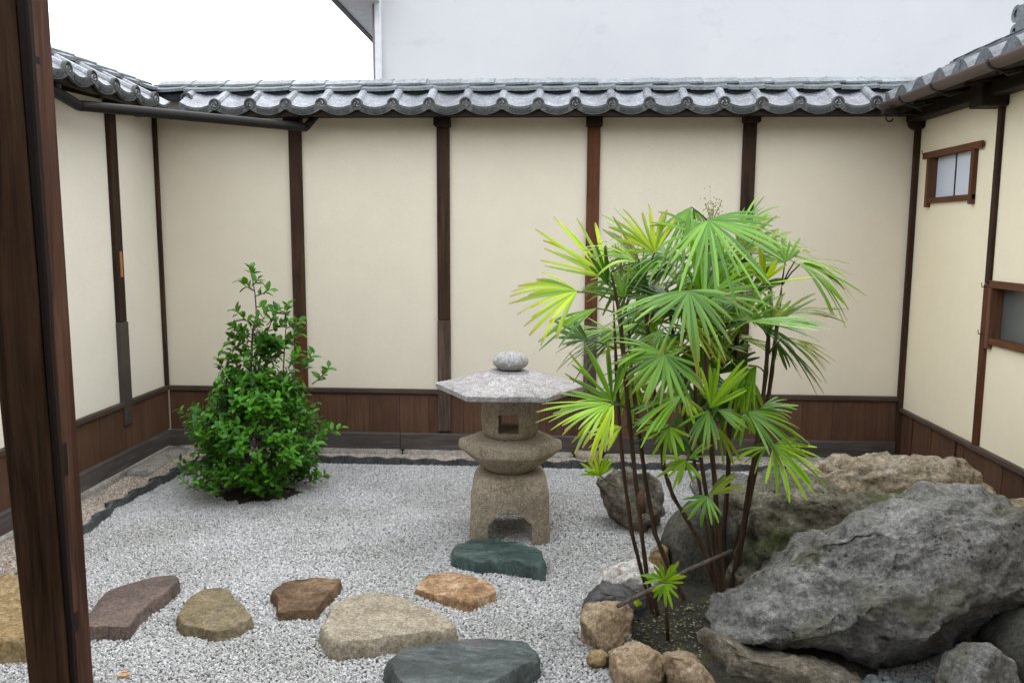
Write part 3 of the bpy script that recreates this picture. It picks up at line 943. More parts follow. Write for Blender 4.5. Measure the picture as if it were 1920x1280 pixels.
step_stone('dark green slate stepping stone at the bottom edge of the photo', [(724, 1236), (760, 1217), (830, 1203), (900, 1196), (935, 1201), (990, 1204), (1006, 1222), (1012, 1238), (968, 1256), (924, 1285), (840, 1300), (762, 1282), (736, 1256)], .068, ST_SLATE, 6, .012, edge=.008)
step_stone('rusty orange stepping stone in front of the green stone', [(780, 1099), (800, 1078), (840, 1071), (880, 1076), (905, 1086), (928, 1097), (926, 1108), (904, 1117), (880, 1131), (852, 1122), (800, 1108)], .038, ST_ORANGE, 7, .012, edge=.005)
step_stone('smooth dark green stepping stone at the foot of the lantern', [(846, 1038), (856, 1020), (886, 1008), (925, 1007), (960, 1014), (1000, 1023), (1016, 1030), (1019, 1063), (985, 1058), (940, 1048), (902, 1052), (880, 1046)], .064, ST_GREEN, 8, .014, edge=.012)

# ------------------------------------------------------------------ stone lantern
LX, LY = -.26, 4.6
LAN = stone('lantern_granite', [(.245, .195, .135), (.32, .262, .185), (.375, .315, .235)], 4, 110, .9, .4, speck=(.13, .105, .08), dist=.004)
LAN_TOP = stone('lantern_cap_granite', [(.235, .215, .20), (.335, .31, .293), (.41, .385, .365)], 4, 95, .9, .5, speck=(.16, .13, .14), dist=.004, patch=((.20, .17, .18), 16, .6), st=(1, 1, 1))
LAN_BALL = stone('lantern_finial_granite', [(.28, .27, .255), (.40, .39, .37)], 4, 95, .9, .5, speck=(.15, .14, .13), dist=.004)
lan = thing('stone_lantern', 'low granite lantern with wide hexagonal cap standing in the gravel', 'stone lantern', (LX, LY, 0))
def hex_r(r, a):
    b = (a % (math.pi / 3)) - math.pi / 6
    return r * math.cos(math.pi / 6) / math.cos(b)
def hex_lathe(name, prof, mat, blend=None, n=72, rz=0, nz=.004):
    """prof: (circumradius, z, roundness 0 hexagon .. 1 circle)"""
    V, Fc = [], []
    for r, z, rd in prof:
        for k in range(n):
            a = 2 * math.pi * k / n
            rr = hex_r(r, a) * (1 - rd) + r * .95 * rd
            p = Vector((LX + rr * math.cos(a + rz), LY + rr * math.sin(a + rz), z))
            d = nz * fbm(p, 8, 6)
            V.append((p.x + d * math.cos(a), p.y + d * math.sin(a), z + d * .5))
    for i in range(len(prof) - 1):
        for k in range(n): Fc.append((i * n + k, i * n + (k + 1) % n, (i + 1) * n + (k + 1) % n, (i + 1) * n + k))
    Fc.append(tuple(range(n))[::-1]); Fc.append(tuple((len(prof) - 1) * n + k for k in range(n)))
    bm = bmesh.new(); vs = [bm.verts.new(v) for v in V]
    for f in Fc: bm.faces.new([vs[i] for i in f])
    me = bm_mesh(name, bm, mat, True)
    return me
def sharp(me, ang=38):
    me.set_sharp_from_angle(angle=math.radians(ang))
# base with arched openings on both axes
bm = bmesh.new()
levels = [(-.06, .228), (.0, .226), (.06, .224), (.12, .222), (.17, .221), (.21, .220), (.25, .218), (.28, .214), (.31, .206), (.335, .196), (.355, .182), (.368, .160), (.374, .12)]
rings = []
n = 64
for z, hwid in levels:
    rg = []
    for k in range(n):
        a = 2 * math.pi * k / n
        cx, sx = math.cos(a), math.sin(a)
        e = .26
        x = hwid * math.copysign(abs(cx) ** e, cx); yv = hwid * math.copysign(abs(sx) ** e, sx)
        p = Vector((x, yv, z)); d = 1 + .02 * fbm(p + Vector((5, 5, 5)), 9, 5)
        rg.append(bm.verts.new((x * d, yv * d, z)))
    rings.append(rg)
for r0, r1 in zip(rings[:-1], rings[1:]):
    for k in range(n): bm.faces.new((r0[k], r0[(k + 1) % n], r1[(k + 1) % n], r1[k]))
bm.faces.new(rings[0][::-1]); bm.faces.new(rings[-1])
base_me = bm_mesh('legs', bm, LAN)
arch = [(-.125, -.2), (-.121, .118), (-.10, .132), (-.075, .165), (-.055, .182), (.06, .182), (.08, .162), (.095, .134), (.118, .122), (.128, -.2)]
def boolean(me, cutters, mat, name):
    o = bpy.data.objects.new('tmp', me); COL.objects.link(o)
    cs = []
    for cm in cutters:
        c = bpy.data.objects.new('tmpc', cm); COL.objects.link(c); cs.append(c)
        md = o.modifiers.new('b', 'BOOLEAN'); md.object = c; md.operation = 'DIFFERENCE'; md.solver = 'EXACT'
    dg = bpy.context.evaluated_depsgraph_get()
    res = bpy.data.meshes.new_from_object(o.evaluated_get(dg))
    for q in [o] + cs: bpy.data.objects.remove(q)
    res.name = name
    return res
def arch_prism(rot, prof):
    k = len(prof)
    V = [(x, -.5, z) for x, z in prof] + [(x, .5, z) for x, z in prof]
    bm = bmesh.new(); vs = [bm.verts.new(rot @ Vector(v)) for v in V]
    bm.faces.new(vs[:k]); bm.faces.new(vs[k:][::-1])
    for i in range(k): bm.faces.new((vs[i], vs[i + k], vs[(i + 1) % k + k], vs[(i + 1) % k]))
    bmesh.ops.recalc_face_normals(bm, faces=bm.faces)
    me = bpy.data.meshes.new('cut'); bm.to_mesh(me); bm.free(); return me
base_me = boolean(base_me, [arch_prism(Matrix.Identity(3), arch), arch_prism(Matrix.Rotation(math.pi / 2, 3, 'Z'), arch)], LAN, 'legs')
base_me.polygons.foreach_set('use_smooth', [True] * len(base_me.polygons)); sharp(base_me, 40)
o = new('legs', base_me, None); o.location = (LX, LY, 0); o.rotation_euler = (0, 0, math.radians(4)); 
o.parent = lan; o.matrix_parent_inverse = wm(lan).inverted()
me = hex_lathe('platform', [(.10, .355, 1), (.125, .368, .9), (.17, .392, .6), (.225, .435, .25), (.272, .475, .03), (.290, .488, 0), (.293, .50, 0), (.291, .535, 0), (.284, .546, 0), (.24, .560, .1), (.17, .566, .8), (.10, .567, 1)], LAN)
sharp(me, 40); new('platform', me, lan)
me = hex_lathe('fire_box', [(.10, .556, 1), (.135, .560, .9), (.155, .575, .75), (.166, .60, .7), (.170, .66, .65), (.170, .73, .65), (.168, .80, .65), (.165, .835, .65)], LAN, rz=0)
def bcut(rot):
    return arch_prism(rot, [(-.056, .608), (.056, .608), (.056, .716), (-.056, .716)])
for v in me.vertices: v.co.x -= LX; v.co.y -= LY
me = boolean(me, [bcut(Matrix.Identity(3))], LAN, 'fire_box')
for v in me.vertices: v.co.x += LX; v.co.y += LY
me.polygons.foreach_set('use_smooth', [True] * len(me.polygons)); sharp(me, 40); new('fire_box', me, lan)
me = hex_lathe('cap', [(.12, .815, 1), (.17, .818, .9), (.30, .822, .2), (.395, .826, 0), (.418, .832, 0), (.421, .858, 0), (.412, .864, 0), (.36, .876, .02), (.28, .897, .12), (.20, .918, .4), (.13, .931, .8), (.115, .933, 1), (.112, .940, 1), (.05, .942, 1)], LAN_TOP, nz=.010)
sharp(me, 45); new('cap', me, lan)
Vs, Fc = ico(4)
V = []
for v in Vs:
    p = Vector(v); d = 1 + .035 * fbm(p + Vector((3, 1, 2)), 1.6, 5)
    V.append((LX + .102 * p.x * d, LY + .10 * p.y * d, .992 + .056 * p.z * d))
new('finial', mesh('finial', V, Fc, LAN_BALL, True), lan)

# ------------------------------------------------------------------ rock group
RK_GREY = stone('rock_grey', [(.105, .100, .088), (.205, .197, .178), (.315, .303, .278)], 5, 60, .95, 1.0, pits=True, dist=.012, patch=((.13, .125, .085), 4.2, .54), moss=((.26, .25, .26), 2.2, .62))
RK_MOSSY = stone('rock_mossy', [(.060, .053, .034), (.155, .138, .098), (.35, .325, .27)], 5, 50, .95, 1.0, pits=True, dist=.012, moss=((.062, .088, .014), 3.6, .555))
RK_TAN = stone('rock_tan', [(.19, .145, .09), (.34, .275, .19), (.45, .42, .36)], 5, 42, .95, 1.0, dist=.012, patch=((.30, .16, .08), 6, .66), moss=((.27, .27, .275), 3, .6))
RK_LEDGE = stone('rock_ledge', [(.105, .085, .06), (.20, .17, .125), (.29, .26, .21)], 6, 50, .95, 1.0, dist=.012, pits=True)
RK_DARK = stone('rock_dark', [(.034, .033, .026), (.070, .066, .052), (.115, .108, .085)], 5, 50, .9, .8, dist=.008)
RK_EDGE = stone('rock_edging_tan', [(.175, .122, .070), (.30, .215, .132), (.385, .30, .205)], 6, 60, .9, .7, patch=((.16, .12, .10), 5, .58))
RK_QUARTZ = stone('rock_quartz', [(.40, .355, .30), (.54, .50, .45), (.64, .61, .57)], 6, 40, .7, .8, patch=((.40, .30, .22), 7, .66))
RK_BLACK = stone('rock_black', [(.028, .027, .03), (.07, .066, .066), (.12, .11, .11)], 7, 45, .55, .8, spec=.4)
RK_BROWN = stone('rock_brown', [(.075, .064, .048), (.17, .145, .11), (.28, .245, .195)], 5, 45, .9, 1.0, st=(2.2, 2.2, .8), dist=.01)
GRP = 'boulders and edging rocks around the palm bed'

rock('boulder', 'largest grey pitted boulder leaning in the right foreground', 'boulder',
     [(1311, 1160), (1317, 1132), (1338, 1108), (1390, 1088), (1440, 1050), (1500, 1006), (1560, 985), (1640, 960), (1690, 930), (1735, 912), (1790, 910), (1850, 940), (1895, 975), (1922, 1030), (1930, 1090), (1890, 1135), (1850, 1172), (1790, 1215), (1700, 1262), (1600, 1268), (1540, 1235), (1480, 1218), (1400, 1214), (1350, 1208), (1322, 1192)],
     3.45, .48, RK_GREY, 11, 7, .07, 2.4, .035, 4, (.8, .95), .5, (Vector((.35, .5, .79)).normalized(), 9, .008), 60, .60, GRP, fine=.012)
rock('boulder', 'tan weathered ledge rock lying under the largest grey boulder', 'boulder',
     [(1306, 1195), (1318, 1180), (1350, 1192), (1420, 1215), (1500, 1225), (1580, 1240), (1640, 1262), (1630, 1300), (1480, 1312), (1400, 1288), (1345, 1252), (1318, 1225)],
     3.12, .18, RK_LEDGE, 12, 5, .03, 4, .012, 5, (.8, .95), .3, None, 0, .6, GRP)
rock('boulder', 'mossy olive boulder with rough crest directly behind the grey boulder', 'boulder',
     [(1325, 1010), (1335, 950), (1370, 932), (1410, 920), (1455, 905), (1510, 896), (1545, 905), (1580, 926), (1640, 934), (1690, 928), (1745, 915), (1800, 960), (1760, 1020), (1700, 1080), (1550, 1150), (1400, 1180), (1330, 1140), (1310, 1080)],
     4.0, .36, RK_MOSSY, 13, 6, .085, 3.0, .05, 4, (.82, .95), .12, (Vector((.15, .3, .94)).normalized(), 8, .018), 20, .6, GRP, fine=.012)
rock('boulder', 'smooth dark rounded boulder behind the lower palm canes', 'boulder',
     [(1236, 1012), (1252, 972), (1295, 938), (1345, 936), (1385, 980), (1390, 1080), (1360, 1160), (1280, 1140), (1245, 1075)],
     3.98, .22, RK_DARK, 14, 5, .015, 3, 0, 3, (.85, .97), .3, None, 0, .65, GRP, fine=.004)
rock('boulder', 'tan and rust coloured boulder with a hollow near the right rear corner', 'boulder',
     [(1475, 890), (1500, 863), (1540, 850), (1592, 846), (1625, 856), (1665, 862), (1700, 872), (1722, 866), (1748, 856), (1790, 864), (1814, 882), (1822, 908), (1850, 925), (1872, 946), (1890, 1010), (1700, 1040), (1520, 1020), (1450, 960)],
     4.62, .36, RK_TAN, 15, 6, .075, 3.4, .045, 4, (.85, .96), .35, (Vector((-.2, .3, .93)).normalized(), 9, .016), 12, .6, GRP, fine=.012)
rock('boulder', 'low tan boulder at the right edge below the brown boards', 'boulder',
     [(1835, 935), (1880, 930), (1940, 934), (2000, 965), (2010, 1080), (1930, 1120), (1870, 1080), (1840, 1000)],
     4.15, .28, RK_TAN, 16, 5, .04, 3, .01, 4, (.8, .95), .3, None, 0, .6, GRP)
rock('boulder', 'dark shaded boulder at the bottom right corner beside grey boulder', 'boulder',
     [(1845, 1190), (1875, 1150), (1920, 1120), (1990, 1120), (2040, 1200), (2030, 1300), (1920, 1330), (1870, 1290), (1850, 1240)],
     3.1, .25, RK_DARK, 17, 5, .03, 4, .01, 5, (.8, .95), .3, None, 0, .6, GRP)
rock('boulder', 'small grey pointed rock below the grey boulder at bottom right', 'boulder',
     [(1770, 1275), (1785, 1232), (1818, 1202), (1848, 1204), (1878, 1232), (1892, 1290), (1880, 1330), (1780, 1330)],
     2.88, .15, RK_GREY, 18, 5, .02, 5, .006, 5, (.8, .95), .35, None, 0, .6, GRP)
rock('edging_rock', 'white quartz rock at left of the palm bed', 'rock',
     [(1120, 1098), (1136, 1072), (1165, 1052), (1202, 1044), (1245, 1058), (1252, 1105), (1210, 1125), (1150, 1122)],
     3.72, .14, RK_QUARTZ, 19, 5, .022, 6, .010, 9, (.66, .92), .4, None, 0, .6, GRP)
rock('edging_rock', 'black angular rock in front of the white quartz rock', 'rock',
     [(1093, 1145), (1104, 1112), (1131, 1082), (1152, 1096), (1200, 1104), (1240, 1112), (1240, 1160), (1170, 1180), (1110, 1165)],
     3.58, .12, RK_BLACK, 20, 5, .022, 6, .010, 9, (.66, .92), .3, None, 0, .55, GRP, smooth=True)
rock('edging_rock', 'square tan rock at the left end of the palm bed edging', 'rock',
     [(1087, 1212), (1090, 1165), (1099, 1135), (1130, 1124), (1162, 1127), (1188, 1146), (1184, 1180), (1160, 1215), (1140, 1226), (1100, 1224)],
     3.3, .12, RK_EDGE, 21, 5, .022, 6, .010, 9, (.66, .92), .3, None, 0, .5, GRP)
rock('edging_rock', 'tan blocky rock at the front of the palm bed', 'rock',
     [(1142, 1225), (1149, 1194), (1182, 1184), (1224, 1200), (1244, 1222), (1246, 1270), (1228, 1310), (1150, 1305)],
     3.06, .13, RK_EDGE, 22, 5, .022, 6, .010, 9, (.66, .92), .3, None, 0, .5, GRP)
rock('edging_rock', 'low flat topped tan rock at the bottom edge right of the blocky rock', 'rock',
     [(1246, 1240), (1249, 1225), (1290, 1227), (1335, 1239), (1348, 1255), (1350, 1320), (1260, 1320)],
     2.98, .12, RK_EDGE, 23, 5, .022, 6, .010, 9, (.66, .92), .35, None, 0, .5, GRP)
rock('edging_rock', 'small yellow cobble on the gravel beside the palm bed', 'rock',
     [(1097, 1234), (1109, 1218), (1130, 1217), (1143, 1229), (1141, 1246), (1120, 1254), (1103, 1247)],
     3.13, .05, ST_YELLOW, 24, 4, .006, 9, 0, 5, (.8, .95), .35, None, 0, .7, GRP, fine=.002)
rock('edging_rock', 'small ochre rock wedged left of the dark rounded boulder', 'rock',
     [(1215, 1060), (1222, 1035), (1236, 1018), (1252, 1022), (1256, 1080), (1225, 1090)],
     3.86, .07, ST_YELLOW, 25, 4, .008, 8, 0, 4, (.8, .95), .3, None, 0, .6, GRP)
rock('garden_rock', 'upright brown furrowed rock in gravel right of the lantern', 'rock',
     [(1111, 905), (1122, 891), (1170, 878), (1222, 890), (1240, 912), (1246, 962), (1228, 990), (1190, 1000), (1150, 978), (1128, 945)],
     4.72, .12, RK_BROWN, 26, 5, .022, 5, .03, 3, (.8, .95), .25, (Vector((.80, 0, .60)).normalized(), 13, .022), 0, .38, None)
rock('garden_rock', 'pale grey rock in gravel behind the palm canes', 'rock',
     [(1290, 915), (1298, 892), (1335, 880), (1390, 886), (1425, 902), (1420, 940), (1360, 950), (1298, 938)],
     5.0, .12, RK_GREY, 27, 4, .015, 5, .005, 4, (.8, .95), .35, None, 0, .6, None)
rock('garden_rock', 'grey rock showing through the opening between the lantern legs', 'rock',
     [(908, 968), (915, 950), (925, 940), (945, 934), (978, 935), (994, 944), (1004, 955), (1008, 990), (910, 990)],
     4.93, .07, LAN_BALL, 28, 4, .012, 6, .004, 4, (.8, .95), .15, None, 0, .6, None)
b = Vector((.2515, D - .06, .03))
V, Fc = lathe_geo([(.0, -.06), (.09, -.06), (.105, -.02), (.105, .02), (.09, .038), (0, .042)], 20, b)
V = [(v[0] + .01 * noise.noise(Vector(v) * 12), v[1], v[2] + .006 * noise.noise(Vector(v) * 15)) for v in V]
new('base_stone', mesh('base_stone', V, Fc, ST_TAN, True), back)

# water lying in the hollow of the tan boulder
wz = on_y(1640, 921, 4.32).z
bm = bmesh.new()
bmesh.ops.create_circle(bm, cap_ends=True, segments=24, radius=1, matrix=Matrix.Translation((on_y(1640, 921, 4.32).x, 4.32, wz)) @ Matrix.Diagonal((.34, .14, 1, 1)))
n = N('basin_water')
new('basin_water', bm_mesh('basin_water', bm, n.done((.035, .04, .012), .08, n.bump(n.noise(9), .05, .01), .5)), None, 'structure')

# palm bed soil
bm = bmesh.new()
bmesh.ops.create_grid(bm, x_segments=60, y_segments=50, size=1)
cx, cy = .83, 3.48
for v in bm.verts:
    X, Yy = v.co.x, v.co.y
    rr = math.hypot(X, Yy)
    v.co.x = cx + X * .52; v.co.y = cy + Yy * .66
    v.co.z = .11 * max(0, 1 - rr ** 3) - .012 + .012 * fbm(Vector((v.co.x, v.co.y, 0)), 12, 5)
new('soil_bed', bm_mesh('soil_bed', bm, stone('bed_soil', [(.028, .024, .018), (.06, .052, .036)], 9, 70, .95, 1.0, moss=((.065, .075, .02), 9, .56), dist=.01), True), None, 'structure')

bm = bmesh.new()
bmesh.ops.create_grid(bm, x_segments=24, y_segments=20, size=1)
for v in bm.verts:
    rr = math.hypot(v.co.x, v.co.y)
    v.co.z = .03 * max(0, 1 - rr ** 2) - .014 + .006 * fbm(Vector((v.co.x * .4, v.co.y * .3, 4)), 14, 4)
    v.co.x = -1.95 + v.co.x * .36; v.co.y = 5.17 + v.co.y * .24
new('shrub_soil', bm_mesh('shrub_soil', bm, bpy.data.materials['bed_soil'], True), None, 'structure')

# ------------------------------------------------------------------ kerb stones, edging tiles
KERB = stone('kerb_stone', [(.20, .18, .15), (.30, .275, .235), (.36, .335, .29)], 5, 80, .95, .6)
def slab(name, lo, hi, mat, parent, seed):
    bm = bmesh.new()
    bm_box(bm, lo, hi)
    bmesh.ops.bevel(bm, geom=list(bm.edges), offset=.012, segments=2, affect='EDGES')
    bmesh.ops.subdivide_edges(bm, edges=[e for e in bm.edges if e.calc_length() > .1], cuts=6, use_grid_fill=True)
    for v in bm.verts:
        q = Vector(v.co) + Vector((seed * 3.1, 0, 0)); v.co += Vector((0, .012 * fbm(q, 5, 4), .006 * fbm(q, 8, 4)))
    return new(name, bm_mesh(name, bm, mat, True), parent)
cuts_ = [XL + .1, -2.35, -1.85, -1.18, -.55, .14]
for i in range(5): slab('footing_stone', (cuts_[i] + .006, D - .088, -.02), (cuts_[i + 1] - .006, D - .03, .048), KERB, back, i)
cuts_ = [.36, 1.0, 1.75, 2.5]
for i in range(3): slab('footing_stone', (cuts_[i] + .006, D - .085, -.02), (cuts_[i + 1] - .006, D - .03, .045), KERB, back, i + 7)
bm = bmesh.new()
V = []
ys = np.linspace(.0, D - .1, 70)
for y in ys:
    wv = .030 + .018 * fbm(Vector((0, y, 3)), 2.2, 5)
    V.append([(XL + .02, y, .055), (XL + .06 + wv * .5, y, .055 + .004 * noise.noise((y * 6, 0, 0))), (XL + .05 + wv, y, .040), (XL + .06 + wv, y, -.03)])
Vv = [p for r_ in V for p in r_]
Fc = []
for i in range(len(ys) - 1):
    for k in range(3): Fc.append((4 * i + k, 4 * i + k + 1, 4 * i + 5 + k, 4 * i + 4 + k))
bm2 = bmesh.new(); vs = [bm2.verts.new(v) for v in Vv]
for f in Fc: bm2.faces.new([vs[i] for i in f])
new('mortar_kerb', bm_mesh('mortar_kerb', bm2, KERB, True), left)
slab('footing_stone', (XL + .06, 5.45, -.02), (XL + .22, 6.1, .052), KERB, left, 20)

EDGE_T = stone('edging_tile_dark', [(.035, .038, .038), (.07, .075, .075), (.11, .115, .11)], 10, 60, .6, .5, spec=.35, moss=((.07, .07, .045), 8, .62))
def edge_tile(ln, sag, th=.022, z1=.045):
    V, Fc = [], []
    k = 8
    for i in range(k + 1):
        t = i / k
        yo = sag * math.sin(math.pi * t) - .014 * (t - .5)
        for dy in (-th / 2, th / 2):
            for z in (-.05, z1 + .006 * math.sin(9 * t)): V.append(((t - .5) * ln, yo + dy, z))
    for i in range(k):
        b0 = 4 * i
        Fc += [(b0, b0 + 1, b0 + 5, b0 + 4), (b0 + 2, b0 + 6, b0 + 7, b0 + 3), (b0 + 1, b0 + 3, b0 + 7, b0 + 5)]
    Fc += [(0, 2, 3, 1), (4 * k, 4 * k + 1, 4 * k + 3, 4 * k + 2)]
    bm = bmesh.new(); vs = [bm.verts.new(v) for v in V]
    for f in Fc: bm.faces.new([vs[i] for i in f])
    return bm_mesh('edging_tile', bm, EDGE_T, False)
ET1, ET2 = edge_tile(.27, -.022), edge_tile(.215, -.008, .03)
e1 = thing('tile_edging', 'wavy dark roof tile edging along the left gravel border', 'edging', (-2.75, 5, 0))
curve = [on_z(12, 1080, .04), on_z(90, 1035, .04), on_z(157, 985, .04), on_z(215, 938, .04), on_z(300, 893, .04), on_z(338, 875, .04), on_z(362, 865, .04)]
def polyline(pts, step):
    out = []; acc = 0
    pts = [Vector((p.x, p.y, 0)) for p in pts]
    L_ = sum((a - b).length for a, b in zip(pts[:-1], pts[1:]))
    k = int(L_ / step)
    for i in range(k + 1):
        d = i * step
        for a, b in zip(pts[:-1], pts[1:]):
            l = (b - a).length
            if d <= l: out.append((a.lerp(b, d / l), (b - a).normalized())); break
            d -= l
    return out
for p, d in polyline(curve, .245):
    put('edging_tile', ET1, e1, (p.x, p.y, U(-.006, .006)), math.atan2(d.y, d.x) + U(-.05, .05), 0, .03)
e2 = thing('tile_edging', 'straight dark tile edging between pale gravels along the back wall', 'edging', (0, 5.95, 0))
u = -2.62
while u < 2.3:
    put('edging_tile', ET2, e2, (u + .1, 5.955 + .012 * noise.noise((u * 2, 0, 0)), U(-.012, .004)), U(-.02, .02), 0, .03)
    u += .21
# brown bar lying in the right rear corner
p = on_y(1700, 848, 5.95)
o = box('timber_offcut', (-.02, -.22, -.02), (.02, .22, .02), W_SILLY, None, .004)
o.location = (p.x + .04, 5.80, .06); o.rotation_euler = (0, 0, math.radians(18))
tag(o, 'short grey timber offcut lying in the right rear corner', 'timber')

# ------------------------------------------------------------------ gravel (geometry nodes on measured beds)
def gravel_nodes(name, mat, rad):
    g = bpy.data.node_groups.new(name, 'GeometryNodeTree')
    g.interface.new_socket('Geometry', in_out='INPUT', socket_type='NodeSocketGeometry')
    g.interface.new_socket('Geometry', in_out='OUTPUT', socket_type='NodeSocketGeometry')
    nn = g.nodes.new
    gi, go = nn('NodeGroupInput'), nn('NodeGroupOutput')
    ic = nn('GeometryNodeMeshIcoSphere'); ic.inputs['Radius'].default_value = rad; ic.inputs['Subdivisions'].default_value = 2
    nz = nn('ShaderNodeTexNoise'); nz.inputs['Scale'].default_value = .75 / rad; nz.inputs['Detail'].default_value = 1
    sp = nn('GeometryNodeSetPosition')
    sub = nn('ShaderNodeVectorMath'); sub.operation = 'SUBTRACT'; sub.inputs[1].default_value = (.5, .5, .5)
    scl = nn('ShaderNodeVectorMath'); scl.operation = 'SCALE'; scl.inputs[3].default_value = rad * 2.4
    g.links.new(nz.outputs['Color'], sub.inputs[0]); g.links.new(sub.outputs[0], scl.inputs[0]); g.links.new(scl.outputs[0], sp.inputs['Offset'])
    g.links.new(ic.outputs['Mesh'], sp.inputs['Geometry'])
    sm = nn('GeometryNodeSetMaterial'); sm.inputs['Material'].default_value = mat
    sh = nn('GeometryNodeSetShadeSmooth'); sh.inputs['Shade Smooth'].default_value = False
    g.links.new(sp.outputs[0], sm.inputs[0]); g.links.new(sm.outputs[0], sh.inputs[0])
    mp = nn('GeometryNodeMeshToPoints')
    ip = nn('GeometryNodeInstanceOnPoints')
    rr = nn('FunctionNodeRandomValue'); rr.data_type = 'FLOAT_VECTOR'; rr.inputs['Max'].default_value = (6.28, 6.28, 6.28)
    rs = nn('FunctionNodeRandomValue'); rs.data_type = 'FLOAT_VECTOR'; rs.inputs['Min'].default_value = (.75, .6, .5); rs.inputs['Max'].default_value = (1.35, 1.15, .95)
    g.links.new(gi.outputs[0], mp.inputs[0]); g.links.new(mp.outputs[0], ip.inputs['Points'])
    g.links.new(sh.outputs[0], ip.inputs['Instance'])
    g.links.new(rr.outputs[0], ip.inputs['Rotation']); g.links.new(rs.outputs[0], ip.inputs['Scale'])
    g.links.new(ip.outputs[0], go.inputs[0])
    return g
def pebble_mat(name, stops, rough=.85):
    n = N(name)
    wn = n.t.nodes.new('ShaderNodeTexWhiteNoise'); wn.noise_dimensions = '1D'
    n.L(n.oi.outputs['Random'], wn.inputs['W'])
    c = n.ramp(wn.outputs['Value'], stops)
    nz = n.t.nodes.new('ShaderNodeTexNoise'); nz.inputs['Scale'].default_value = 1.7; nz.inputs['Detail'].default_value = 5
    n.L(n.oi.outputs['Location'], nz.inputs['Vector'])
    c = n.mix(1.0, c, n.ramp(nz.outputs['Fac'], [(.32, (.80, .795, .77)), (.62, (1.0, 1.0, 1.0))]), 'MULTIPLY')
    return n.done(c, rough, None, .25)
PEB = pebble_mat('pebble_white', [(.0, (.22, .215, .21)), (.05, (.42, .41, .40)), (.45, (.50, .49, .476)), (.8, (.58, .568, .552)), (1, (.68, .666, .648))])
PEB_B = pebble_mat('pebble_beige', [(.0, (.26, .20, .15)), (.3, (.44, .355, .285)), (.7, (.56, .475, .395)), (1, (.68, .61, .54))])
def bed(name, inside, x0, x1, y0, y1, step, rad, mat, z0, zamp, seed):
    rg = np.random.default_rng(seed)
    xs, ys = np.meshgrid(np.arange(x0, x1, step), np.arange(y0, y1, step))
    P = np.stack([xs.ravel(), ys.ravel()], 1) + rg.uniform(-.55, .55, (xs.size, 2)) * step
    P = P[inside(P)]
    # gentle relief
    z = z0 + zamp * (np.sin(P[:, 0] * 3.1 + 1) * np.sin(P[:, 1] * 2.7) + .5 * np.sin(P[:, 0] * 7.3) * np.sin(P[:, 1] * 8.1 + 2)) + rg.uniform(-.6, .6, len(P)) * rad + (.03 * np.exp(-(((P[:, 0] - .12) / .35) ** 2 + ((P[:, 1] - 4.75) / .3) ** 2)) + .02 * np.exp(-(((P[:, 0] + .75) / .3) ** 2 + ((P[:, 1] - 4.7) / .25) ** 2)) if rad > .006 else 0)
    me = bpy.data.meshes.new(name)
    me.from_pydata(np.stack([P[:, 0], P[:, 1], z], 1).tolist(), [], [])
    me.materials.append(mat)
    o = new(name, me, None, 'stuff')
    md = o.modifiers.new('gravel', 'NODES'); md.node_group = gravel_nodes(name, mat, rad)
    return o
cpts = np.array([[p.x, p.y] for p in curve])
def left_edge(y): return np.interp(y, cpts[:, 1], cpts[:, 0])
bed('white_gravel', lambda P: (P[:, 0] > left_edge(P[:, 1])) & (P[:, 1] < 5.94) & (((P[:, 0] + 1.95) / .26) ** 2 + ((P[:, 1] - 5.17) / .17) ** 2 > 1 + .5 * np.sin(P[:, 0] * 31) * np.sin(P[:, 1] * 37)) & (((P[:, 0] - .84) / .47) ** 2 + ((P[:, 1] - 3.48) / .60) ** 2 > 1), -2.9, 2.5, 2.35, 5.95, .0096, .0064, PEB, -.006, .006, 1)
bed('beige_gravel', lambda P: ((P[:, 0] < left_edge(P[:, 1]) - .01) | (P[:, 1] > 5.965)) & (P[:, 0] > XL + .06) & (P[:, 1] < D - .08), XL, 2.5, 2.9, D, .0082, .0054, PEB_B, .014, .004, 2)

# ------------------------------------------------------------------ foliage
def leaf_mat(name, c_lo, c_hi, trans=.35, rough=.35, objcol=False, spec=.5, back=(.22, .38, .03)):
    n = N(name)
    g = n.t.nodes.new('ShaderNodeNewGeometry')
    f = n.math('FRACT', n.math('ADD', n.oi.outputs['Random'], g.outputs['Random Per Island']))
    col = n.ramp(f, [(0, c_lo), (1, c_hi)])
    if objcol:
        col = n.mix(1.0, col, n.oi.outputs['Color'], 'MULTIPLY')
        ta = n.t.nodes.new('ShaderNodeAttribute'); ta.attribute_name = 'tip'
        col = n.mix(n.math('MINIMUM', ta.outputs['Fac'], .9), col, (.30, .20, .05))
    nz = n.noise(30, (1, 1, 1), 3)
    n.done(col, rough, n.bump(nz, .12, .003), spec)
    tr = n.t.nodes.new('ShaderNodeBsdfTranslucent')
    tcol = n.mix(.6, col, back)
    if objcol: tcol = n.mix(1.0, tcol, n.oi.outputs['Color'], 'MULTIPLY')
    n.L(tcol, tr.inputs['Color'])
    mxs = n.t.nodes.new('ShaderNodeMixShader'); mxs.inputs[0].default_value = trans
    n.L(n.b.outputs[0], mxs.inputs[1]); n.L(tr.outputs[0], mxs.inputs[2]); n.L(mxs.outputs[0], n.out.inputs[0])
    return n.m
LEAF_C = leaf_mat('camellia_leaf', (.009, .062, .003), (.085, .29, .012), .25, .28, False, .28)
LEAF_P = leaf_mat('palm_leaf', (.040, .15, .004), (.24, .47, .018), .44, .23, True, .5, (.36, .55, .03))
BARK = stone('bark', [(.07, .052, .038), (.15, .12, .09)], 12, 50, .9, .6)
CANE = wood('cane_sheath', (.022, .013, .008), (.13, .078, .048), vary=.25)
PETIOLE = flat('petiole_green', (.055, .085, .025), .5)
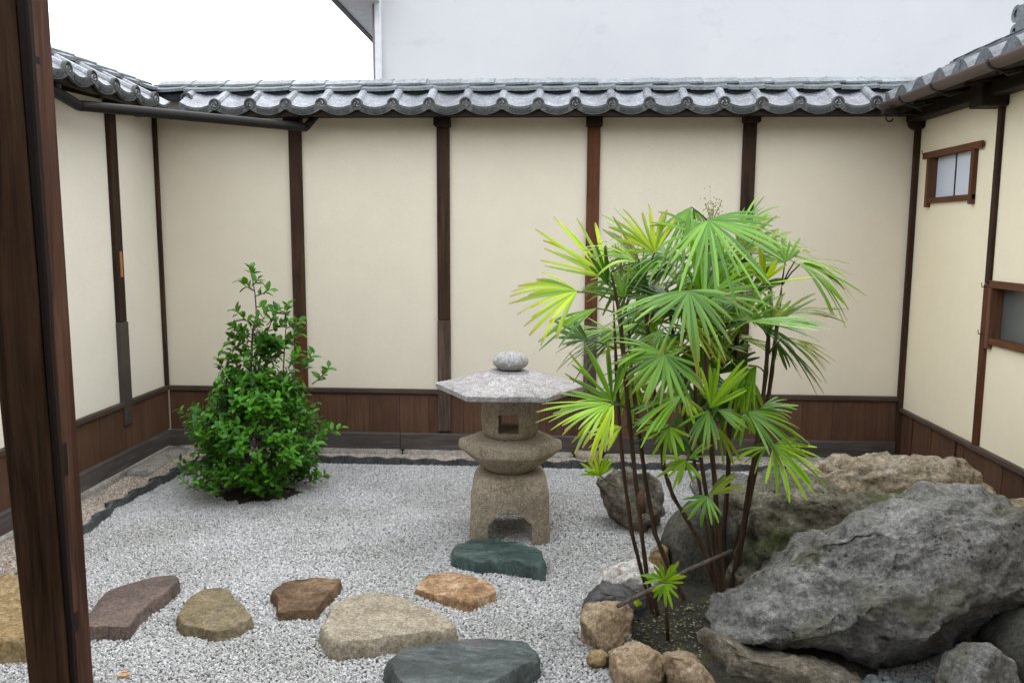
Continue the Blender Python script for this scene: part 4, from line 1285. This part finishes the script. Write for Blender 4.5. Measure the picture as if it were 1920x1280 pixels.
FLOWER = flat('palm_flower', (.26, .25, .07), .8)

# --- camellia
shrub = thing('camellia_shrub', 'bushy green camellia shrub with a thin leafy leader, left of centre', 'shrub', (-1.95, 5.2, 0))
SC = Vector((-1.95, 5.2, 0))
rsb = random.Random(3)
stV, stF = [], []
def add_tube(pts, rad, n=5):
    V, Fc = tube_geo(pts, rad, n); b = len(stV)
    stV.extend(V); stF.extend(tuple(i + b for i in f) for f in Fc)
leaves = []      # (pos, dir, normal, size)
def twig(p, d, ln, nl, sz=.075, r=.004):
    d = d.normalized()
    pts = [p]; q = p
    for k in range(4):
        d = (d + Vector((0, 0, .12))).normalized(); q = q + d * ln / 4; pts.append(q)
    add_tube(pts, [r, r * .8, r * .6, r * .5, r * .4], 4)
    for k in range(nl):
        t = .25 + .75 * k / max(1, nl - 1)
        i = min(3, int(t * 4)); b = pts[i].lerp(pts[i + 1], t * 4 - i)
        az = k * 2.4 + rsb.uniform(-.5, .5)
        sdv = d.orthogonal().normalized(); sdv = Matrix.Rotation(az, 3, d) @ sdv
        ld = (d * rsb.uniform(.35, .9) + sdv * .9 + Vector((0, 0, rsb.uniform(-.25, .35)))).normalized()
        nr = (Vector((0, 0, 1)) + .5 * d + Vector((rsb.uniform(-.5, .5), rsb.uniform(-.7, .2), 0)))
        nr = (nr - ld * nr.dot(ld)).normalized()
        leaves.append((b, ld, nr, sz * rsb.uniform(.7, 1.15)))
# main stems
for k in range(7):
    a = k * .9; e = SC + Vector((math.cos(a) * .28, math.sin(a) * .28, U(.45, .7)))
    add_tube([SC + Vector((math.cos(a) * .04, math.sin(a) * .04, -.03)), SC.lerp(e, .5) + Vector((0, 0, .08)), e], [.016, .012, .007], 7)
prof_z = [(.06, .30), (.16, .42), (.28, .445), (.40, .425), (.52, .40), (.62, .36), (.70, .27), (.78, .19), (.90, .14), (1.02, .11), (1.12, .07)]
def rprof(z): return float(np.interp(z, [a for a, b in prof_z], [b for a, b in prof_z]))
for k in range(620):
    z = rsb.uniform(.08, .80) if k % 20 else rsb.uniform(.8, 1.1); a = rsb.uniform(0, 2 * math.pi)
    lob = 1 + .22 * noise.noise(Vector((math.cos(a) * 1.7, math.sin(a) * 1.7, z * 5)))
    lay = 1 + .15 * math.sin(z * 19 + 1.3 * a)
    rr = .94 * rprof(z) * lob * lay * rsb.uniform(.55, 1.0) - .08
    p = SC + Vector((math.cos(a) * rr, math.sin(a) * rr, z - .05))
    d = Vector((math.cos(a), math.sin(a), rsb.uniform(-.05, .75)))
    twig(p, d, rsb.uniform(.10, .17), rsb.randint(6, 10), .054)
# leader and upper side shoots (measured in the photo)
def q(px, py, dy=0): return on_y(px, py, 5.2 + dy)
lead = [SC + Vector((0, 0, .4)), q(470, 690), q(474, 620), q(481, 590), q(478, 550), q(472, 515)]
add_tube(lead, [.011, .009, .007, .005, .004, .003], 6)
add_tube([SC + Vector((.03, 0, .4)), q(485, 690), q(495, 640), q(510, 600)], [.009, .007, .005, .003], 6)
add_tube([q(530, 720), q(533, 660), q(537, 600), q(535, 585)], [.006, .004, .003, .002], 5)
for (px, py, dx, dz, ln, nl) in [(472, 520, -.05, .8, .06, 5), (474, 535, .5, .4, .05, 4), (476, 545, -.7, .3, .11, 5), (479, 555, .8, .15, .10, 5), (481, 575, .7, -.1, .07, 3),
                                 (474, 610, -.9, .5, .15, 7), (470, 632, -.9, .25, .16, 8), (468, 640, -.6, -.1, .13, 8), (474, 620, .5, .5, .15, 8), (500, 610, .7, .6, .13, 8),
                                 (505, 620, .9, .2, .14, 8), (490, 640, .4, -.1, .12, 8), (535, 600, .1, .8, .10, 6), (537, 615, .8, .2, .10, 6), (534, 640, .6, .2, .12, 6), (533, 660, -.6, .1, .10, 6),
                                 (470, 665, -.9, .4, .16, 6), (485, 660, .8, .3, .15, 8), (500, 650, .6, .1, .13, 8), (560, 700, .7, .6, .16, 7), (585, 720, .8, .5, .16, 7), (520, 660, .5, .3, .14, 8),
                                 (425, 700, -.6, .7, .12, 6), (450, 690, -.5, .6, .13, 7), (500, 680, .2, .4, .13, 8), (540, 690, .4, .4, .13, 8)]:
    for s in (0, 1):
        twig(q(px, py, U(-.06, .06)), Vector((dx, U(-.6, .4), dz)), ln, nl, .066)
def leaf_geo(b, d, n_, s):
    sd_ = d.cross(n_); w_ = s * .27
    pts = []
    for t, wf in ((0, .05), (.25, .8), (.55, 1.0), (.82, .6), (1, .0)):
        c_ = b + d * s * t - n_ * s * .16 * t * t
        pts.append((c_ - sd_ * w_ * wf + n_ * w_ * .35 * wf, c_, c_ + sd_ * w_ * wf + n_ * w_ * .35 * wf))
    return pts
LF = []
for i in range(4):
    for k in range(2): LF.append((3 * i + k, 3 * i + k + 1, 3 * i + 4 + k, 3 * i + 3 + k))
order = sorted(range(len(leaves)), key=lambda i: (leaves[i][0] - EYE).length - .35 * leaves[i][2].dot((EYE - leaves[i][0]).normalized()))
top_i = [i for i in range(len(leaves)) if leaves[i][0].z > .86]
single = set(top_i[:150]) ; 
for i in order:
    if len(single) >= 300: break
    single.add(i)
LM = mesh('leaf', [v for r_ in leaf_geo(Vector((0, 0, 0)), Vector((1, 0, 0)), Vector((0, 0, 1)), 1.0) for v in r_], LF, LEAF_C, True)
V, Fc = [], []
for i, (b, d, nr, s) in enumerate(leaves):
    if i in single:
        o = bpy.data.objects.new('leaf', LM)
        y_ = nr.cross(d)
        o.matrix_basis = Matrix.Translation(b) @ Matrix((d * s, y_ * s, nr * s)).transposed().to_4x4()
        COL.objects.link(o); hang(o, shrub)
    else:
        k = len(V)
        for r_ in leaf_geo(b, d, nr, s): V.extend(r_)
        Fc.extend(tuple(j + k for j in f) for f in LF)
new('foliage', mesh('foliage', V, Fc, LEAF_C, True), shrub, 'stuff')
new('stems', mesh('stems', stV, stF, BARK, True), shrub)

# --- lady palm
palm = thing('lady_palm', 'tall clump of dark palm canes with bright green fan leaves', 'palm', (.80, 3.6, 0))
def cane(pts_px, Y0, Y1, r=.0115):
    k = len(pts_px)
    raw = [on_y(px, py, Y0 + (Y1 - Y0) * i / (k - 1)) for i, (px, py) in enumerate(pts_px)]
    raw = [Vector((raw[0].x, raw[0].y + .01, -.03))] + raw
    pts, rad = [], []
    for a, b_ in zip(raw[:-1], raw[1:]):
        for j in range(6):
            pts.append(a.lerp(b_, j / 6)); rad.append(r * .74 * (1 + .22 * noise.noise(pts[-1] * 23) + (.16 if j % 3 == 0 else 0)))
    pts.append(raw[-1]); rad.append(r * .3)
    for j in range(1, 7): rad[-j] *= .25 + .11 * j
    tube('cane', pts, rad, CANE, palm, 8)
    return raw
CN = []
for pts_px, Y0, Y1, r in [
    ([(1228, 1168), (1200, 1060), (1185, 1000), (1171, 900), (1162, 810), (1156, 700), (1150, 560)], 3.48, 3.5, .0105),
    ([(1242, 1180), (1213, 1080), (1203, 1000), (1192, 900), (1181, 800), (1172, 700), (1162, 590), (1146, 510)], 3.45, 3.42, .0125),
    ([(1296, 1150), (1252, 1060), (1228, 1000), (1210, 900), (1197, 800), (1184, 700), (1178, 600)], 3.56, 3.7, .0125),
    ([(1345, 1110), (1310, 1010), (1262, 930), (1245, 880), (1235, 800), (1222, 700), (1213, 600), (1206, 480)], 3.65, 3.75, .0125),
    ([(1346, 1120), (1325, 1000), (1310, 900), (1286, 800), (1270, 700), (1258, 600), (1250, 540)], 3.66, 3.9, .0105),
    ([(1352, 1125), (1336, 1000), (1320, 900), (1306, 800), (1303, 700), (1300, 580), (1293, 560)], 3.6, 3.55, .0115),
    ([(1358, 1110), (1346, 1000), (1340, 900), (1330, 800), (1325, 700), (1322, 600), (1326, 500), (1328, 415)], 3.62, 3.6, .0145),
    ([(1362, 1100), (1357, 1000), (1365, 900), (1368, 800), (1377, 700), (1384, 600), (1390, 520)], 3.75, 3.9, .0150),
    ([(1372, 1095), (1391, 1000), (1406, 900), (1424, 800), (1436, 700), (1443, 600), (1448, 550)], 3.68, 3.8, .0135),
    ([(1376, 1100), (1394, 1000), (1413, 900), (1433, 800), (1447, 700), (1458, 600), (1466, 535)], 3.70, 3.85, .0125)]:
    CN.append(cane(pts_px, Y0, Y1, r))
tube('knot', [on_y(1204, 915, 3.43), on_y(1200, 935, 3.42), on_y(1206, 960, 3.43)], [.012, .017, .013], CANE, palm, 8)

rsf = random.Random(12)
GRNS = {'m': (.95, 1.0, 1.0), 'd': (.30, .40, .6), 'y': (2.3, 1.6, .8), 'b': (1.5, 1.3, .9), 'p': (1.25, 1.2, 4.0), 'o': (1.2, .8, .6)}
def frond(px, py, Y, ang, dz, ln, span, n_, droop=.25, face=.5, col='m', wd=.0152, sharp_tip=False, name='frond', parent=None):
    n = max(1, int(round(n_ * 1.4))) if n_ > 3 else n_
    hub = on_y(px, py, Y)
    m_px = (hub - EYE).length / F_PX
    L_ = ln * m_px * 1.08
    a = math.radians(ang)
    ax = (RT * math.cos(a) + UP * math.sin(a)); ax = (ax + FW * dz).normalized()
    tocam = (EYE - hub).normalized()
    face *= .78; droop *= 1.35
    nr = tocam * face + Vector((0, 0, 1)) * (1 - face) + Vector((rsf.uniform(-.2, .2), 0, rsf.uniform(-.1, .1)))
    nr = (nr - ax * nr.dot(ax)).normalized()
    sdv = nr.cross(ax)
    V, Fc, MI, TP = [], [], [], []
    dryness = rsf.choice((0, .3, .6, 1.0)) if col != 'y' else rsf.choice((.5, .9, 1.2))
    da = math.radians(span) / max(1, n - 1)
    K = 7
    for i in range(n):
        u_ = (i - (n - 1) / 2) * da + rsf.uniform(-.42, .42) * da
        d = ax * math.cos(u_) + sdv * math.sin(u_)
        e = abs(2 * i / max(1, n - 1) - 1)
        Li = L_ * (1 - .22 * e ** 2) * rsf.uniform(.74, 1.12)
        side = nr.cross(d)
        tw = rsf.uniform(-.35, .35)
        lw = wd * rsf.uniform(.7, 1.25); bend = rsf.uniform(-.14, .14)
        dr = droop * rsf.uniform(.3, 2.0)
        b0 = len(V)
        for k in range(K + 1):
            t = k / K
            pos = hub + d * (Li * t) + nr * (.10 * Li * math.sin(t * math.pi * .5) * .6) - Vector((0, 0, 1)) * (dr * Li * t ** 2.2) + side * (bend * Li * t * t)
            prof = math.sin(math.pi * min(1, .22 + .60 * t)) ** .7
            w_ = lw * .5 * prof
            w_ = min(w_, math.tan(da * .50) * Li * t * (1 if t < .3 else .9) + .0014)
            if k == K: w_ *= .12 if sharp_tip else .55
            an = tw * t
            s2 = side * math.cos(an) + nr * math.sin(an)
            up2 = nr * math.cos(an) - side * math.sin(an)
            V += [pos - s2 * w_, pos + up2 * (w_ * .38), pos + s2 * w_]; TP += [dryness * t ** 9] * 3
        for k in range(K):
            for j in range(2):
                Fc.append((b0 + 3 * k + j, b0 + 3 * k + j + 1, b0 + 3 * k + 4 + j, b0 + 3 * k + 3 + j)); MI.append(0)
    # petiole towards the nearest cane
    best = None
    for c in CN if parent is None else []:
        for w1, w2 in zip(c[1:-1], c[2:]):
            for tt in (.0, .33, .66, 1.0):
                pnt = w1.lerp(w2, tt)
                dd = (pnt - hub).length + .8 * max(0, pnt.z - hub.z + .06)
                if best is None or dd < best[0]: best = (dd, pnt)
    if best:
        mid = best[1].lerp(hub, .55) + Vector((0, 0, .04 * best[0]))
        V2, F2 = tube_geo([best[1], mid, hub], [.0042, .0034, .0030], 5)
        b0 = len(V); V += V2
        for f in F2: Fc.append(tuple(j + b0 for j in f)); MI.append(1)
    me = mesh(name, V, Fc, [LEAF_P, PETIOLE], True, MI)
    at_ = me.attributes.new('tip', 'FLOAT', 'POINT'); at_.data.foreach_set('value', (TP + [0.0] * len(V))[:len(V)])
    o = new(name, me, parent or palm)
    g = GRNS[col]; k = rsf.uniform(.85, 1.15)
    o.color = (g[0] * k, g[1] * k, g[2] * k, 1)
    return o
FR = [
    # px, py, Y, angle, depth, length, span, leaflets, droop, facing, colour
    (1082, 546, 3.42, 190, -.15, 112, 105, 13, .10, .80, 'y'), (1136, 520, 3.45, 137, .2, 140, 75, 8, .05, .75, 'y'),
    (1140, 535, 3.40, 110, -.2, 85, 40, 4, .05, .5, 'd'),
    (1228, 474, 3.55, 122, .05, 92, 118, 12, .05, .85, 'y'), (1192, 492, 3.45, 150, -.1, 120, 60, 5, .22, .55, 'b'),
    (1210, 455, 3.7, 140, .3, 120, 25, 3, .02, .6, 'p'),
    (1296, 388, 3.62, 238, .0, 112, 75, 9, .12, .55, 'm'), (1300, 392, 3.66, 285, .2, 70, 60, 5, .12, .6, 'p'),
    (1328, 413, 3.45, 300, -.25, 135, 165, 14, .10, .60, 'p'), (1335, 410, 3.60, -12, .1, 160, 45, 6, .16, .35, 'm'), (1345, 408, 3.7, 8, .2, 95, 40, 5, .2, .3, 'b'),
    (1318, 560, 3.45, 52, -.15, 140, 75, 6, .02, .7, 'm'), (1312, 548, 3.5, 95, .1, 120, 60, 6, .02, .7, 'm'),
    (1291, 546, 3.28, 268, -.3, 100, 175, 13, .16, .62, 'p'), (1288, 545, 3.35, 196, -.1, 140, 35, 6, .14, .4, 'p'), (1330, 562, 3.35, 5, -.1, 115, 30, 3, .08, .6, 'm'),
    (1472, 492, 3.75, 110, .15, 55, 150, 12, .06, .7, 'p'), (1500, 495, 3.7, -22, -.05, 100, 85, 9, .25, .5, 'm'), (1490, 490, 3.72, 0, .1, 105, 35, 4, .2, .3, 'b'),
    (1432, 530, 3.6, 88, -.1, 55, 80, 6, .02, .8, 'y'), (1438, 531, 3.58, 2, -.1, 105, 6, 1, .03, .7, 'y'),
    (1475, 590, 3.8, 8, .1, 100, 35, 6, .1, .35, 'o'), (1400, 602, 3.45, -4, -.15, 130, 38, 8, .08, .35, 'p'), (1415, 600, 3.6, 175, .1, 80, 60, 6, .15, .4, 'm'),
    (1466, 634, 3.7, -14, .05, 88, 62, 9, .22, .4, 'o'), (1458, 640, 3.75, -80, 0, 50, 50, 3, .05, .6, 'd'),
    (1246, 664, 3.30, 243, -.25, 92, 185, 16, .12, .72, 'm'), (1244, 662, 3.35, 160, .0, 100, 45, 5, .22, .4, 'm'), (1248, 662, 3.4, 85, .2, 40, 40, 2, 0, .8, 'm'),
    (1102, 637, 3.5, 155, .05, 72, 85, 8, .05, .6, 'd'), (1118, 578, 3.4, 208, -.1, 112, 34, 5, .06, .5, 'm'), (1150, 620, 3.6, 175, 0, 95, 40, 5, .12, .3, 'b'),
    (1148, 752, 3.35, 120, .1, 110, 95, 8, .03, .6, 'm'), (1146, 757, 3.30, 190, -.2, 122, 80, 12, .12, .45, 'b'), (1150, 760, 3.28, 235, -.3, 85, 60, 7, .1, .6, 'y'),
    (1278, 741, 3.38, 210, -.25, 100, 55, 8, .10, .5, 'm'), (1285, 742, 3.4, 290, -.2, 45, 60, 4, .05, .6, 'b'),
    (1332, 764, 3.36, 62, .0, 92, 80, 8, .03, .75, 'b'), (1328, 770, 3.32, 248, -.25, 66, 90, 6, .06, .7, 'm'), (1345, 768, 3.4, -25, -.1, 55, 60, 4, .1, .6, 'm'),
    (1402, 772, 3.5, -28, -.15, 98, 95, 11, .14, .5, 'm'), (1425, 765, 3.7, 12, .1, 60, 60, 7, .12, .4, 'p'), (1396, 775, 3.45, 265, -.2, 55, 60, 3, .05, .6, 'm'),
    (1450, 834, 3.45, -38, -.2, 88, 135, 13, .12, .6, 'b'), (1440, 838, 3.5, 190, 0, 60, 60, 4, .25, .5, 'b'),
    (1165, 800, 3.42, 205, -.1, 62, 90, 7, .08, .5, 'y'), (1255, 800, 3.42, 255, -.15, 52, 165, 8, .06, .6, 'b'), (1258, 798, 3.5, 178, .0, 60, 60, 4, .1, .4, 'm'),
    (1300, 846, 3.55, 145, .1, 80, 70, 5, .03, .7, 'd'), (1285, 862, 3.5, 240, -.1, 50, 150, 7, .06, .6, 'b'), (1292, 860, 3.5, 30, 0, 45, 40, 3, .05, .6, 'm'),
    (1125, 892, 3.95, 100, -.1, 44, 130, 8, .05, .6, 'b'), (1326, 930, 3.4, 235, -.2, 48, 140, 6, .06, .6, 'm'), (1330, 928, 3.5, 35, 0, 58, 50, 4, .04, .6, 'o'),
    (1345, 802, 3.5, 300, -.1, 75, 40, 3, .1, .8, 'o'), (1196, 606, 3.6, 205, .1, 85, 50, 5, .15, .4, 'b'),
]
for a in FR: frond(*a)
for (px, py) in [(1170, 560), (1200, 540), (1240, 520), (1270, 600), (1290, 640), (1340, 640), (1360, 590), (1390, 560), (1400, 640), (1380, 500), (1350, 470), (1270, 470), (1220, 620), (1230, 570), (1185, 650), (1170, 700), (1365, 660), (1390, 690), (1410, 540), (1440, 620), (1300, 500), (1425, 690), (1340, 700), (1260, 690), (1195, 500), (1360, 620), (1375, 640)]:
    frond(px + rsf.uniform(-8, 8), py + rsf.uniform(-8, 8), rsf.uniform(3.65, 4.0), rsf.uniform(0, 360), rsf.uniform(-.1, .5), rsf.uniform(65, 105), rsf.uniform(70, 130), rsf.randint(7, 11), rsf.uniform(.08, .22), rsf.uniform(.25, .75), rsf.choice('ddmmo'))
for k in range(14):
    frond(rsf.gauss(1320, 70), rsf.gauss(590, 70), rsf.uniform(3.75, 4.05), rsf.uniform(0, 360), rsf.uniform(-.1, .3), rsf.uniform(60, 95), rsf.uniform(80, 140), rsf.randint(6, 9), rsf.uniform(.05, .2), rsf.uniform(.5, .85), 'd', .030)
for k in range(46):
    px, py = rsf.gauss(1300, 85), rsf.gauss(560, 85)
    if not 1130 < px < 1480 or not 430 < py < 760: continue
    frond(px, py, rsf.uniform(3.5, 3.9), rsf.choice((rsf.uniform(-40, 60), rsf.uniform(120, 230))), rsf.uniform(-.2, .3), rsf.uniform(80, 125), rsf.uniform(60, 120), rsf.randint(6, 10), rsf.uniform(.1, .28), rsf.uniform(.2, .6), rsf.choice('dmmbo'))
# flower panicles
def panicle(px, py, Y, w_, h_, k):
    V, Fc = [], []
    c = on_y(px, py, Y); r0 = random.Random(px)
    for _ in range(k):
        p = c + Vector((r0.gauss(0, w_), r0.gauss(0, w_), r0.gauss(0, h_)))
        s = r0.uniform(.0022, .004); b0 = len(V)
        for d in ((1, 0, 0), (0, 1, 0), (-1, 0, 0), (0, -1, 0), (0, 0, 1), (0, 0, -1)): V.append(p + Vector(d) * s)
        for f in ((0, 1, 4), (1, 2, 4), (2, 3, 4), (3, 0, 4), (1, 0, 5), (2, 1, 5), (3, 2, 5), (0, 3, 5)): Fc.append(tuple(j + b0 for j in f))
    for _ in range(14):
        e = c + Vector((r0.gauss(0, w_), r0.gauss(0, w_), r0.gauss(0, h_)))
        V2, F2 = tube_geo([c - Vector((0, 0, h_ * 1.6)), e], .0015, 4); b0 = len(V); V += V2; Fc += [tuple(j + b0 for j in f) for f in F2]
    new('flower_cluster', mesh('flower_cluster', V, Fc, FLOWER), palm, 'stuff')
panicle(1166, 485, 3.5, .028, .045, 320); panicle(1335, 395, 3.72, .022, .035, 110); panicle(1332, 455, 3.7, .03, .06, 120)

# young sprout by the palm
sp = thing('palm_sprout', 'short young palm sprout with one whorl of leaves beside the tall canes', 'palm', on_z(1252, 1196, .02))
CN2 = CN; CN = []
tube('stem', [on_y(1252, 1200, 3.22), on_y(1250, 1150, 3.22), on_y(1248, 1095, 3.22)], [.008, .007, .006], CANE, sp, 7)
frond(1247, 1090, 3.2, 80, -.1, 42, 150, 8, .05, .6, 'b', .016, True, 'frond', sp)
frond(1247, 1094, 3.18, 270, -.3, 34, 160, 5, .1, .6, 'b', .016, True, 'frond', sp)
frond(1245, 1085, 3.2, 175, -.1, 46, 50, 3, .05, .5, 'm', .016, True, 'frond', sp)
frond(1194, 1137, 3.28, 80, 0, 14, 80, 4, 0, .7, 'y', .008, True, 'frond', sp)

# broken stick leaning on the edging rocks
st_ = tube('broken_stick', [on_y(1158, 1136, 3.2), on_y(1220, 1105, 3.3), on_y(1290, 1068, 3.45), on_y(1372, 1032, 3.6)], [.009, .010, .009, .010], BARK, None, 8)
tag(st_, 'broken grey stick leaning from tan edging rock into the palm canes', 'stick')
# pebbles in the dark gap at the bottom
PB = stone('pebble_blue', [(.16, .19, .19), (.26, .29, .29)], 8, 60, .7, .2)
Vs, Fc = ico(2)
V, F_ = [], []
for k in range(40):
    p = on_z(U(1560, 1780), U(1268, 1300), .0); s = U(.012, .022); b0 = len(V)
    for v in Vs: V.append((p.x + v[0] * s * 1.3, p.y + v[1] * s, p.z + .005 + v[2] * s * .6))
    F_ += [tuple(j + b0 for j in f) for f in Fc]
new('blue_pebbles', mesh('blue_pebbles', V, F_, PB, True), None, 'stuff')
# litter on the palm bed
V, F_ = [], []
for k in range(420):
    p = on_z(U(1165, 1340), U(1140, 1240), .07)
    X, Yy = (p.x - cx) / .44, (p.y - cy) / .52
    z = .11 * max(0, 1 - math.hypot(X * .44 / .52, Yy * .52 / .66) ** 3) - .008
    s = U(.003, .009); b0 = len(V); a = U(0, 6.28)
    d1 = Vector((math.cos(a), math.sin(a), U(-.3, .3))) * s; d2 = Vector((-math.sin(a), math.cos(a), U(-.3, .3))) * s * .6
    pz = Vector((p.x, p.y, z + .006))
    V += [pz - d1, pz + d2, pz + d1, pz - d2]; F_.append((b0, b0 + 1, b0 + 2, b0 + 3))
new('bed_litter', mesh('bed_litter', V, F_, stone('litter', [(.10, .085, .03), (.22, .19, .09), (.32, .30, .24)], 30, 60)), None, 'stuff')
# fallen orange blossom
p = on_z(233, 1263, .012)
V, F_ = [], []
for k in range(9):
    a = U(0, 6.28); c_ = p + Vector((U(-.02, .02), U(-.015, .015), U(0, .006))); s = U(.006, .013); b0 = len(V)
    d1 = Vector((math.cos(a), math.sin(a), .3)) * s; d2 = Vector((-math.sin(a), math.cos(a), -.2)) * s * .7
    V += [c_ - d1, c_ + d2 + Vector((0, 0, .003)), c_ + d1, c_ - d2]; F_.append((b0, b0 + 1, b0 + 2, b0 + 3))
o = new('fallen_petals', mesh('fallen_petals', V, F_, flat('petal_orange', (.55, .27, .07), .7)))
tag(o, 'small orange fallen petals on the gravel near the timber post', 'petals')

# ------------------------------------------------------------------ descriptions of the setting and the uncounted masses
for nm_, lab_, cat_ in (('ground', 'bare dark earth bed under the gravel of the courtyard', 'ground'),
                        ('white_gravel', 'pale grey crushed gravel covering the courtyard floor', 'gravel'),
                        ('beige_gravel', 'pinkish beige fine gravel strip between tile edging and walls', 'gravel'),
                        ('blue_pebbles', 'smooth bluish pebbles in the shaded gap under the grey boulder', 'pebbles'),
                        ('bed_litter', 'yellowish plant litter scattered on the palm bed soil', 'litter'),
                        ('soil_bed', 'dark mossy soil around the palm canes', 'soil'),
                        ('shrub_soil', 'dark soil patch under the camellia shrub', 'soil'),
                        ('basin_water', 'dark still water in the hollow between the rear boulders', 'water'),
                        ('veranda_shade_roof', 'unseen dark timber roof over the veranda, raised to block low sky light', 'roof'),
                        ('veranda_floor', 'dark timber veranda floor', 'floor'),
                        ('veranda_wall', 'dark board wall behind the veranda', 'wall')):
    if nm_ in bpy.data.objects: tag(bpy.data.objects[nm_], lab_, cat_)
